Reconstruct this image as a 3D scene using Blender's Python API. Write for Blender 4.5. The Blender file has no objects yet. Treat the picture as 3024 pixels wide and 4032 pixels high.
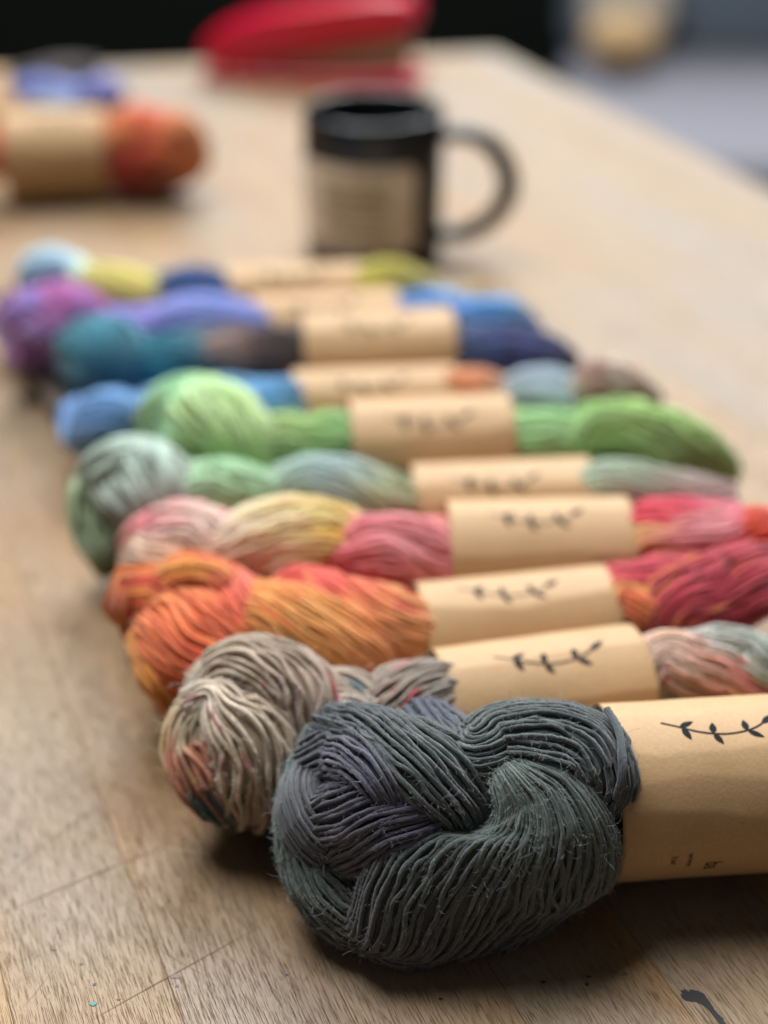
import bpy, bmesh, math, random
import numpy as np
R = math.radians

# ------------------------------------------------------------------ camera, world, lights, exposure
sc = bpy.context.scene
COL = sc.collection
cam_d = bpy.data.cameras.new('camera'); cam = bpy.data.objects.new('camera', cam_d); COL.objects.link(cam)
cam.location = (0, 0, .348); cam.rotation_euler = (R(60), 0, 0)
cam_d.sensor_fit = 'VERTICAL'; cam_d.sensor_height = 36; cam_d.lens = 54
cam_d.clip_start = .01; cam_d.clip_end = 60
cam_d.dof.use_dof = True; cam_d.dof.focus_distance = .442; cam_d.dof.aperture_fstop = 3.5
sc.camera = cam

world = bpy.data.worlds.new('World'); sc.world = world; world.use_nodes = True
bg = world.node_tree.nodes['Background']
bg.inputs[0].default_value = (.95, .97, 1.0, 1); bg.inputs[1].default_value = .085

def area(name, loc, target, sx, sy, power, col):
    d = bpy.data.lights.new(name, 'AREA'); d.shape = 'RECTANGLE'; d.size = sx; d.size_y = sy
    d.energy = power; d.color = col
    o = bpy.data.objects.new(name, d); COL.objects.link(o); o.location = loc
    v = np.array(target) - np.array(loc)
    from mathutils import Vector
    o.rotation_euler = Vector(v).to_track_quat('-Z', 'Y').to_euler()
    return o
# tall window across the table (behind everything in view), a little to the right, and an added, weaker soft fill overhead
area('window_light', (1.2, 6.4, 5.4), (.0, .7, .0), 5.2, 4.4, 1130, (.91, .965, 1.0))
area('overhead_fill', (-.55, 1.05, 2.1), (-.1, .55, .0), 1.2, 1.0, 62, (.97, .985, 1.0))

vs = sc.view_settings
vs.view_transform = 'Standard'; vs.look = 'None'; vs.exposure = 0.16; vs.gamma = 1.0
try: vs.use_curve_mapping = False
except Exception: pass
sc.cycles.use_denoising = True
sc.cycles.max_bounces = 6

# ------------------------------------------------------------------ helpers
def lin(hx):
    hx = hx.lstrip('#'); v = np.array([int(hx[i:i+2], 16) for i in (0, 2, 4)]) / 255
    return np.where(v <= .04045, v / 12.92, ((v + .055) / 1.055) ** 2.4)
def rgba(hx, k=1.0): return tuple((lin(hx) * k).tolist()) + (1,)

class NT:
    def __init__(s, name):
        s.m = bpy.data.materials.new(name); s.m.use_nodes = True; s.t = s.m.node_tree
        s.b = s.t.nodes['Principled BSDF']
    def n(s, typ, **kw):
        x = s.t.nodes.new(typ)
        for k, v in kw.items(): setattr(x, k, v)
        return x
    def l(s, a, b): s.t.links.new(a, b)
    def put(s, sock, val):
        if hasattr(val, 'is_linked'): s.l(val, sock)
        else: sock.default_value = val
    def math(s, op, a, b=None, clamp=False):
        x = s.n('ShaderNodeMath', operation=op); x.use_clamp = clamp
        s.put(x.inputs[0], a)
        if b is not None: s.put(x.inputs[1], b)
        return x.outputs[0]
    def mix(s, f, a, b, mode='MIX'):
        x = s.n('ShaderNodeMix', data_type='RGBA', blend_type=mode)
        s.put(x.inputs[0], f); s.put(x.inputs[6], a); s.put(x.inputs[7], b); return x.outputs[2]
    def noise(s, vec, scale, detail=3, rough=.5, w=None):
        x = s.n('ShaderNodeTexNoise')
        if w is not None: x.noise_dimensions = '4D'; s.put(x.inputs['W'], w)
        if vec is not None: s.l(vec, x.inputs['Vector'])
        x.inputs['Scale'].default_value = scale; x.inputs['Detail'].default_value = detail
        x.inputs['Roughness'].default_value = rough; return x.outputs[0]
    def mapr(s, v, a, b, c=0., d=1.):
        x = s.n('ShaderNodeMapRange'); s.l(v, x.inputs[0])
        for i, q in enumerate((a, b, c, d)): x.inputs[i + 1].default_value = q
        return x.outputs[0]
    def scale(s, vec, sx, sy, sz):
        x = s.n('ShaderNodeMapping'); s.l(vec, x.inputs[0]); x.inputs['Scale'].default_value = (sx, sy, sz); return x.outputs[0]
    def bump(s, hgt, dist, strength=1.0, normal=None):
        x = s.n('ShaderNodeBump'); x.inputs['Distance'].default_value = dist; x.inputs['Strength'].default_value = strength
        s.l(hgt, x.inputs['Height'])
        if normal is not None: s.l(normal, x.inputs['Normal'])
        return x.outputs[0]
    def out(s, col=None, rough=None, normal=None, spec=None):
        if col is not None: s.put(s.b.inputs['Base Color'], col)
        if rough is not None: s.put(s.b.inputs['Roughness'], rough)
        if normal is not None: s.l(normal, s.b.inputs['Normal'])
        if spec is not None: s.b.inputs['Specular IOR Level'].default_value = spec
        return s.m

def mat_yarn(name):
    m = NT(name)
    at = m.n('ShaderNodeAttribute', attribute_name='dye')
    co = m.n('ShaderNodeTexCoord').outputs['Object']
    uv = m.n('ShaderNodeAttribute', attribute_name='fibre').outputs['Vector']      # x along the yarn (mm), y round it
    sx = m.n('ShaderNodeSeparateXYZ'); m.l(uv, sx.inputs[0])
    cx = m.n('ShaderNodeCombineXYZ'); m.l(m.math('MULTIPLY', sx.outputs[0], .8), cx.inputs[0])
    m.l(m.math('ADD', m.math('MULTIPLY', sx.outputs[1], 5.0), m.math('MULTIPLY', sx.outputs[0], 1.9)), cx.inputs[1])
    fib = m.noise(cx.outputs[0], 1.0, 4, .7)
    fine = m.noise(co, 2600, 2, .6)
    v = m.math('ADD', m.math('MULTIPLY', fib, .7), m.math('MULTIPLY', fine, .3))
    val = m.mapr(v, .36, .64, .42, 1.55)
    hs = m.n('ShaderNodeHueSaturation'); m.l(at.outputs['Color'], hs.inputs['Color']); m.l(val, hs.inputs['Value'])
    m.b.inputs['Sheen Weight'].default_value = .4; m.b.inputs['Sheen Roughness'].default_value = .5
    return m.out(hs.outputs[0], .92, m.bump(v, .0009, 1.0), .12)

def mat_paper(name, hexc='#b08e66'):
    m = NT(name)
    co = m.n('ShaderNodeTexCoord').outputs['Object']
    flk = m.noise(co, 900, 4, .7); big = m.noise(co, 60, 3, .5)
    c = m.mix(m.mapr(flk, .3, .7), rgba(hexc, .90), rgba(hexc, 1.1))
    c = m.mix(m.mapr(big, .35, .7, 0, .35), c, rgba('#a07e56'))
    m.b.inputs['Sheen Weight'].default_value = .05
    return m.out(c, .62, m.bump(m.math('ADD', m.math('MULTIPLY', flk, .3), big), .0006, .5), .3)

def mat_plain(name, hexc, rough=.5, spec=.5, metal=0., bump=0., bscale=200):
    m = NT(name); co = m.n('ShaderNodeTexCoord').outputs['Object']
    nz = m.noise(co, bscale, 3, .6)
    c = m.mix(nz, rgba(hexc, .88), rgba(hexc, 1.12))
    m.b.inputs['Metallic'].default_value = metal
    return m.out(c, m.mapr(nz, .2, .8, max(.02, rough - .06), min(1, rough + .06)), m.bump(nz, .001, bump) if bump else None, spec)

def mat_wood():
    m = NT('worn_beech_wood')
    co = m.n('ShaderNodeTexCoord').outputs['Object']
    rnd = m.n('ShaderNodeObjectInfo').outputs['Random']
    w = m.math('MULTIPLY', rnd, 37.0)
    broad = m.noise(m.scale(co, 60, 3.2, 20), 1.0, 4, .55, w)
    streak = m.noise(m.scale(co, 800, 22, 150), 1.0, 4, .6, w)
    pore = m.noise(m.scale(co, 4200, 130, 600), 1.0, 3, .65, w)
    blot = m.noise(co, 9, 4, .6, w)
    c = m.mix(m.mapr(broad, .3, .7), rgba('#8b6538', .84), rgba('#ad8655', .84))
    c = m.mix(m.mapr(rnd, 0, 1, 0, .6), c, rgba('#9a8468', .84))
    c = m.mix(m.mapr(streak, .42, .72, 0, .3), c, rgba('#7a5a3a', .84))
    c = m.mix(m.mapr(blot, .42, .72, 0, .4), c, rgba('#a89274', .84))
    grey = m.noise(m.scale(co, 7, 3.2, 5), 1.0, 3, .55, w)
    c = m.mix(m.mapr(grey, .44, .6, 0, .6), c, rgba('#8a8072', .84))
    pm = m.mapr(pore, .53, .66, 0, 1)
    c = m.mix(m.math('MULTIPLY', pm, .66), c, rgba('#3c2412', .84))
    dirt = m.noise(co, 34, 5, .7, w)
    c = m.mix(m.mapr(dirt, .58, .75, 0, .5), c, rgba('#6f5440', .84))
    rough = m.math('ADD', m.mapr(blot, .3, .7, .42, .60), m.math('MULTIPLY', pm, .2))
    hgt = m.math('SUBTRACT', m.math('MULTIPLY', streak, .5), pm)
    return m.out(c, rough, m.bump(hgt, .0002, .8), .45)

YARN = mat_yarn('wool_yarn'); PAPER = mat_paper('kraft_paper'); WOOD = mat_wood()
INK = mat_plain('black_ink', '#101116', .7, .12); FAINT = mat_plain('faded_ink', '#4a3624', .7, .15)

def tag(o, label=None, cat=None, group=None, kind=None):
    if label: o['label'] = label
    if cat: o['category'] = cat
    if group: o['group'] = group
    if kind: o['kind'] = kind
    return o
def empty(name, loc, rz=0):
    o = bpy.data.objects.new(name, None); COL.objects.link(o); o.location = loc; o.rotation_euler = (0, 0, rz)
    o.empty_display_size = .02; return o
def link(name, me, mat, parent=None, smooth=True):
    o = bpy.data.objects.new(name, me); COL.objects.link(o)
    if mat is not None and not me.materials: me.materials.append(mat)
    if parent is not None: o.parent = parent
    if smooth and len(me.polygons): me.polygons.foreach_set('use_smooth', np.ones(len(me.polygons), bool))
    return o
def pymesh(name, v, f):
    me = bpy.data.meshes.new(name); me.from_pydata([tuple(map(float, p)) for p in v], [], [tuple(map(int, q)) for q in f]); me.update(); return me
def quadmesh(name, V, Q):
    me = bpy.data.meshes.new(name); n = len(Q)
    me.vertices.add(len(V)); me.vertices.foreach_set('co', np.ascontiguousarray(V, np.float32).ravel())
    me.loops.add(4 * n); me.loops.foreach_set('vertex_index', np.ascontiguousarray(Q, np.int32).ravel())
    me.polygons.add(n); me.polygons.foreach_set('loop_start', np.arange(0, 4 * n, 4, dtype=np.int32))
    me.update(calc_edges=True); return me
def catmull(P, n):
    P = np.asarray(P, float); A = np.vstack([2 * P[0] - P[1], P, 2 * P[-1] - P[-2]])
    # parametrise by chord length so that samples are spread evenly
    d = np.linalg.norm(np.diff(P[:, :3], axis=0), axis=1); s = np.r_[0, np.cumsum(np.maximum(d, .5))]; s /= s[-1]
    tt = np.linspace(0, 1, n); k = np.clip(np.searchsorted(s, tt, 'right') - 1, 0, len(P) - 2)
    u = ((tt - s[k]) / (s[k + 1] - s[k]))[:, None]
    p0, p1, p2, p3 = A[k], A[k + 1], A[k + 2], A[k + 3]
    return .5 * (2 * p1 + (p2 - p0) * u + (2 * p0 - 5 * p1 + 4 * p2 - p3) * u**2 + (3 * p1 - p0 - 3 * p2 + p3) * u**3)
def unit(v): return v / np.maximum(np.linalg.norm(v, axis=-1, keepdims=True), 1e-9)
def tubes(P, rad, Nref, sides):
    """P (K,M,3) centre lines, rad (K,M), Nref (K,M,3) -> verts, quads"""
    K, M, _ = P.shape
    T = unit(np.gradient(P, axis=1)); B = unit(np.cross(T, Nref)); N = np.cross(B, T)
    a = np.arange(sides) * 2 * np.pi / sides
    V = P[:, :, None, :] + rad[:, :, None, None] * (np.cos(a)[None, None, :, None] * N[:, :, None, :] + np.sin(a)[None, None, :, None] * B[:, :, None, :])
    k, m, j = np.meshgrid(np.arange(K), np.arange(M - 1), np.arange(sides), indexing='ij')
    i0 = (k * M + m) * sides + j; i1 = (k * M + m) * sides + (j + 1) % sides
    Q = np.stack([i0, i0 + sides, i1 + sides, i1], -1).reshape(-1, 4)
    return V.reshape(-1, 3), Q
def wob(rng, K, t, freqs, amp):
    o = np.zeros((K, len(t)))
    for f in freqs:
        o += amp / len(freqs) ** .5 * rng.normal(0, 1, (K, 1)) * np.sin(2 * np.pi * f * t[None] * rng.uniform(.7, 1.3, (K, 1)) + rng.uniform(0, 6.28, (K, 1)))
    return o

# ------------------------------------------------------------------ skeins of yarn
def strand_mesh(st, cap, floor, q, zc):
    """One thick twisted strand: every yarn of its surface is a tube.  Lengths in mm in the skein's own frame."""
    rng = np.random.default_rng(st.get('seed', 1) * 77 + len(st['p']) + int(abs(st['p'][0][0]) * 10))
    G = np.array(st['p'], float)
    length = np.linalg.norm(np.diff(G[:, :3], axis=0), axis=1).sum()
    M = int(max(14, length / q['step'])); D = catmull(G, M); t = np.linspace(0, 1, M)
    C = D[:, :3]; mn = st.get('mn', 2.5); a = np.maximum(D[:, 3], mn); b = np.maximum(D[:, 4], mn)
    ax = np.clip(C[:, 0], cap[0], cap[1]); ref = np.stack([ax, 0 * ax, 0 * ax], 1)
    T = unit(np.gradient(C, axis=0)); N = C - ref
    N = N - (N * T).sum(1, keepdims=True) * T
    bad = np.linalg.norm(N, axis=1) < 1.5
    N[bad] = np.array([0, .4, 1.]) - (np.array([0, .4, 1.]) * T[bad]).sum(1, keepdims=True) * T[bad]
    N = unit(N)
    for _ in range(3): N[1:-1] = unit(N[:-2] + 2 * N[1:-1] + N[2:])
    if st.get('pt'):                                            # carry the mid frame along without twisting
        m0 = M // 2
        for i in list(range(m0 + 1, M)) + list(range(m0 - 1, -1, -1)):
            N[i] = N[i - 1] if i > m0 else N[i + 1]
            N[i] = unit(N[i] - (N[i] @ T[i]) * T[i])
    N = unit(N - (N * T).sum(1, keepdims=True) * T); Wd = np.cross(T, N)
    yr = st.get('yr', 1.0) * q.get('yk', 1.0)
    am, bm = a.mean(), b.mean()
    per = math.pi * (3 * (am + bm) - math.sqrt((3 * am + bm) * (am + 3 * bm)))
    K = int(per / (2 * yr * q.get('gapk', 1.0)))
    ph = np.linspace(0, 2 * np.pi, 721); seg = np.hypot(am * np.sin(ph), bm * np.cos(ph)); cs = np.r_[0, np.cumsum((seg[1:] + seg[:-1]) / 2)]; cs /= cs[-1]
    phi0 = np.interp((np.arange(K) + rng.uniform(-.22, .22, K)) / K, cs, ph)
    amp = st.get('amp', .8); cyc = max(1, length / 30)
    sw = wob(rng, 12, t, (cyc * .5, cyc * .9), amp * .9); shared = np.stack([np.interp(phi0, np.linspace(0, 6.3, 12), sw[:, m]) for m in range(M)], 1)
    phi = phi0[:, None] + R(st.get('tw', q.get('tw', 0))) * (t[None] - .5) + (wob(rng, K, t, (cyc * .5, cyc, cyc * 2.2), amp * .42) + shared) / math.sqrt(am * bm)
    lift = wob(rng, K, t, (cyc * .6, cyc * 1.5, cyc * 3), amp * .36) + rng.normal(0, .3, (K, 1))
    perl = (3 * (a + b) - np.sqrt((3 * a + b) * (a + 3 * b))); perl = np.clip(np.sqrt(perl / perl.mean()), .6, 1.1)
    rad = yr * perl[None] * (1 + wob(rng, K, t, (cyc * 1.3, cyc * 3.1), .10) + rng.normal(0, .07, (K, 1)))
    rad = np.clip(rad, yr * .45, yr * 1.4)
    ea = (a[None] - yr + lift); eb = (b[None] - yr + lift)
    rad = rad * (1 + rng.normal(0, q.get('lump', 0), rad.shape))
    off = np.cos(phi)[..., None] * ea[..., None] * Wd[None] + np.sin(phi)[..., None] * eb[..., None] * N[None]
    P = C[None] + off + T[None] * (st.get('sk', 0) * np.cos(phi) * a[None])[..., None]
    nref = unit(off)
    V, Q = tubes(P, rad, nref, q['sides']); S = q['sides']
    # colours: dye runs along the strand, every yarn a little out of step, with speckles
    if q.get('lump'): V = V + rng.normal(0, .07, V.shape)
    cols = np.array([lin(c) for c in st['c']])
    u = np.clip(t[None] + rng.normal(0, .045, (K, 1)) + wob(rng, K, t, (1.5, 4), .03), 0, 1) * (len(cols) - 1)
    i = np.clip(u.astype(int), 0, len(cols) - 2); fr = (u - i)[..., None]
    cc = cols[i] * (1 - fr) + cols[i + 1] * fr
    cc = cc * (1 + rng.normal(0, .09, (K, 1, 1))) * (1 + wob(rng, K, t, (cyc, cyc * 2), .08))[..., None]
    for hx, pr, *tr in st.get('sp', []):
        nz = wob(rng, K, t, (1.2, 2.6, 5.3), 1.0) + .8 * wob(rng, 1, t, (1., 2.3), 1.0) + rng.normal(0, .5, (K, 1))
        thr = np.quantile(nz, 1 - pr * 1.4); mk = np.clip((nz - thr) / .35 + .5, 0, 1)[..., None]
        if tr: mk = mk * ((t > tr[0]) & (t < tr[1]))[None, :, None]
        cc = cc * (1 - mk) + lin(hx) * mk
    g = cc @ np.array([.3, .55, .15]); cc = cc + (g[..., None] - cc) * q.get('ds', 0)
    cc = cc * q.get('ck', 1.0) * np.array(q.get('tint', (1, 1, 1))); cc = np.maximum(cc * np.minimum(1, .86 / np.maximum(cc.max(-1, keepdims=True), 1e-4)), .002)
    colv = np.repeat(cc.reshape(-1, 3), S, axis=0)
    fx = np.repeat((np.arange(M) * (length / M))[None] + rng.uniform(0, 500, (K, 1)), 1, axis=0)
    fx = np.repeat(fx.reshape(-1), S); fy = np.tile(np.arange(S) / S, K * M) * 2.0 + np.repeat(np.repeat(rng.uniform(0, 99, K), M), S)
    # solid heart of the strand so that nothing shows through between the yarns
    cs_ = 14; an = np.arange(cs_) * 2 * np.pi / cs_
    ka = np.maximum(a - yr * 2.1, .2)[:, None, None]; kb = np.maximum(b - yr * 2.1, .2)[:, None, None]
    Vc = (C[:, None] + np.cos(an)[None, :, None] * ka * (Wd[:, None] + st.get('sk', 0) * T[:, None]) + np.sin(an)[None, :, None] * kb * N[:, None]).reshape(-1, 3)
    m_, j_ = np.meshgrid(np.arange(M - 1), np.arange(cs_), indexing='ij')
    i0 = m_ * cs_ + j_; i1 = m_ * cs_ + (j_ + 1) % cs_
    Qc = np.stack([i0, i0 + cs_, i1 + cs_, i1], -1).reshape(-1, 4) + len(V)
    colc = np.repeat(cc.mean(0), cs_, axis=0) * .8
    V = np.vstack([V, Vc]); Q = np.vstack([Q, Qc]); colv = np.vstack([colv, colc])
    fx = np.r_[fx, np.zeros(len(Vc))]; fy = np.r_[fy, np.zeros(len(Vc))]
    fl = -zc + .25                                              # the strand flattens where it rests on the table
    low = V[:, 2] < fl + 1.5
    V[low, 2] = fl + .25 * (np.maximum(V[low, 2], fl - 4) - fl + 4) / 5.5 * 1.5
    me = quadmesh('strand', V / 1000, Q)
    at = me.attributes.new('dye', 'FLOAT_COLOR', 'POINT'); at.data.foreach_set('color', np.c_[colv, np.ones(len(colv))].astype(np.float32).ravel())
    fa = me.attributes.new('fibre', 'FLOAT_VECTOR', 'POINT'); fa.data.foreach_set('vector', np.stack([fx, fy, 0 * fx], 1).astype(np.float32).ravel())
    return me, P, nref, cc

def fuzz_mesh(samples, n, seed, rad=(.04, .075), long=1.6):
    """stray fibres standing off the yarn"""
    rng = np.random.default_rng(seed); M = 5; Ps = []; Ns = []; Cs = []
    w = np.array([s[0].shape[0] * s[0].shape[1] for s in samples], float); w /= w.sum()
    for si, (P, Nn, cc) in enumerate(samples):
        k = int(n * w[si]); K, MM, _ = P.shape
        i = rng.integers(0, K, k); j = rng.integers(2, MM - 2, k)
        outw = (Nn[i, j] * np.c_[0 * j, P[i, j][:, 1], P[i, j][:, 2] - 30]).sum(1) > -4; i = i[outw]; j = j[outw]; k = len(i)
        p = P[i, j]; nn = Nn[i, j]; tg = unit(P[i, np.minimum(j + 1, MM - 1)] - P[i, j - 1])
        d = unit(tg * rng.normal(0, 1, (k, 1)) + nn * rng.uniform(.1, 1.0, (k, 1)) + rng.normal(0, .5, (k, 3)))
        cur = rng.normal(0, 1, (k, 3)); L = rng.gamma(2.0, .5, (k, 1)) * long + .4
        s = np.linspace(0, 1, M); x = p + nn * .75
        pts = []; dd = d.copy()
        for q in range(M):
            pts.append(x.copy()); x = x + dd * L / (M - 1); dd = unit(dd + (cur * .9 + rng.normal(0, .4, (k, 3))) * .6)
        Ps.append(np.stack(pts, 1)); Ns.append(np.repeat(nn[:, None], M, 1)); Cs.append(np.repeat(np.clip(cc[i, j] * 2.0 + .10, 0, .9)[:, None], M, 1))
    P = np.concatenate(Ps); Nn = np.concatenate(Ns); cc = np.concatenate(Cs)
    r = rng.uniform(*rad, (len(P), 1)) * np.linspace(1, .6, M)[None]
    V, Q = tubes(P, r, unit(Nn + .01), 3)
    me = quadmesh('stray_fibres', V / 1000, Q)
    at = me.attributes.new('dye', 'FLOAT_COLOR', 'POINT'); at.data.foreach_set('color', np.c_[np.repeat(cc.reshape(-1, 3), 3, 0), np.ones(len(V))].astype(np.float32).ravel())
    return me

class Band:
    """kraft paper sleeve: soft folds make its round section slightly faceted"""
    def __init__(s, r, L, seed, folds=None):
        rng = np.random.default_rng(seed); s.r, s.L = r, L
        s.f = folds or []
        if not s.f:
            al = -180 + rng.uniform(0, 20)
            while al < 176: s.f.append(al); al += rng.uniform(24, 46)
        s.ph = rng.uniform(0, 6.28, (len(s.f), 3)); s.am = rng.uniform(1.5, 5, len(s.f))
    def rho(s, x, al):
        """radius (mm) at x mm along and angle al degrees (from the top towards the viewer)"""
        x = np.asarray(x, float); al = np.asarray(al, float)
        F = [s.f[i] + s.am[i] * (np.sin(x / s.L * 4.1 + s.ph[i, 0]) + .5 * np.sin(x / s.L * 9.3 + s.ph[i, 1]) + .25 * np.sin(x / s.L * 21 + s.ph[i, 2])) for i in range(len(s.f))]
        F.append(F[0] + 360); a = (al - F[0]) % 360 + F[0]
        o = np.ones_like(a)
        for i in range(len(F) - 1):
            w = (a >= F[i]) & (a < F[i + 1]); half = np.radians((F[i + 1] - F[i]) / 2); mid = np.radians((F[i] + F[i + 1]) / 2)
            ch = np.cos(half) / np.cos(np.radians(a) - mid)
            o = np.where(w, .32 * ch + .68, o)
        return s.r * o
    def pt(s, x, al, up=0.):
        rr = s.rho(x, al) + up; A = np.radians(al)
        return np.stack([np.asarray(x, float) + 0 * rr, -rr * np.sin(A), rr * np.cos(A)], -1)   # local y points away from the viewer
    def mesh(s):
        n, m = 181, 45
        al = np.linspace(-182, 186, n); x = np.linspace(0, s.L, m)
        X, A = np.meshgrid(x, al, indexing='ij')
        edge = .25 * np.sin(np.radians(A) * 3) ; X2 = X + edge * (X / s.L * 2 - 1)
        lap = np.where(A > 178, .35, 0.0)
        Vo = s.pt(X2, A, lap).reshape(-1, 3); Vi = s.pt(X2, A, lap - .22).reshape(-1, 3); o = n * m
        i, j = np.meshgrid(np.arange(m - 1), np.arange(n - 1), indexing='ij'); k = i * n + j
        Qo = np.stack([k, k + 1, k + n + 1, k + n], -1).reshape(-1, 4); Qi = Qo[:, ::-1] + o
        j = np.arange(n - 1); e0 = np.stack([j, j + o, j + 1 + o, j + 1], -1); b = (m - 1) * n
        e1 = np.stack([b + j, b + j + 1, b + j + 1 + o, b + j + o], -1)
        i = np.arange(m - 1) * n; s0 = np.stack([i, i + n, i + n + o, i + o], -1); i2 = i + n - 1; s1 = np.stack([i2, i2 + o, i2 + n + o, i2 + n], -1)
        return quadmesh('label_band', np.vstack([Vo, Vi]) / 1000, np.vstack([Qo, Qi, e0, e1, s0, s1]))

def leaf(p, d, w):
    p = np.array(p, float); d = np.array(d, float); nrm = np.array([-d[1], d[0]]) / np.linalg.norm(d)
    t = np.linspace(0, 1, 9); wd = w * 1.18 * np.sin(np.pi * t ** .8) ** .9
    return [(p + d * q + nrm * k, p + d * q - nrm * k) for q, k in zip(t, wd)]
def ribbon(pts, w):
    P = catmull(np.c_[np.array(pts, float), np.zeros(len(pts))], 34)[:, :2]; T = unit(np.gradient(P, axis=0)); Nn = np.stack([-T[:, 1], T[:, 0]], 1)
    return [(p + n * w, p - n * w) for p, n in zip(P, Nn)]
SPRIG = [ribbon([(0, 0), (3.2, -1.3), (6, -2.5), (10, -4.2), (15, -5.4), (20, -5.7), (25.4, -4.9), (29, -3.5), (31.5, -1.8)], .34),
         leaf((5.4, -2.1), (4.6, 1.9), .85), leaf((6, -2.6), (1.9, -4.7), .9),
         leaf((15, -5.2), (.6, 4.2), .95), leaf((15, -5.5), (2.3, -3.9), .85),
         leaf((25.4, -4.8), (-.2, 4.3), .95), leaf((25.6, -5), (4.5, -2.8), .85), leaf((30.6, -2.4), (5.4, 4.0), 1.0)]
def sprig_mesh(band, x0, al0, x1=None, al1=None):
    sx = 1.0 if x1 is None else (x1 - x0) / 36.0
    tilt = 0 if x1 is None else math.radians(al1 - al0) * band.r / (x1 - x0)
    V, Q = [], []
    for strip in SPRIG:
        o = len(V)
        for a, b in strip:
            for p in (a, b):
                vv = p[1] * sx - tilt * p[0] * sx * .6
                V.append(band.pt(x0 + p[0] * sx, al0 - math.degrees(vv / band.r), .09))
        for i in range(len(strip) - 1): Q.append((o + 2 * i, o + 2 * i + 1, o + 2 * i + 3, o + 2 * i + 2))
    return quadmesh('printed_sprig', np.array(V) / 1000, np.array(Q))
def text_on_band(band, txt, size, x, al, name='printed_lettering', sy=1.0):
    """lettering that reads round the band, tops of the letters towards +x"""
    cu = bpy.data.curves.new('t', 'FONT'); cu.body = txt; cu.size = size; cu.resolution_u = 3
    ob = bpy.data.objects.new('t', cu); COL.objects.link(ob)
    dg = bpy.context.evaluated_depsgraph_get(); me = bpy.data.meshes.new_from_object(ob.evaluated_get(dg))
    bpy.data.objects.remove(ob); bpy.data.curves.remove(cu); me.name = name
    bm = bmesh.new(); bm.from_mesh(me); bmesh.ops.subdivide_edges(bm, edges=[e for e in bm.edges if e.calc_length() > size * .3], cuts=2)
    for v in bm.verts:
        v.co = band.pt(x + v.co.y * sy, al + math.degrees(v.co.x / band.r), .09) / 1000
    bmesh.ops.recalc_face_normals(bm, faces=bm.faces); bm.to_mesh(me); bm.free(); return me

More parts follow.
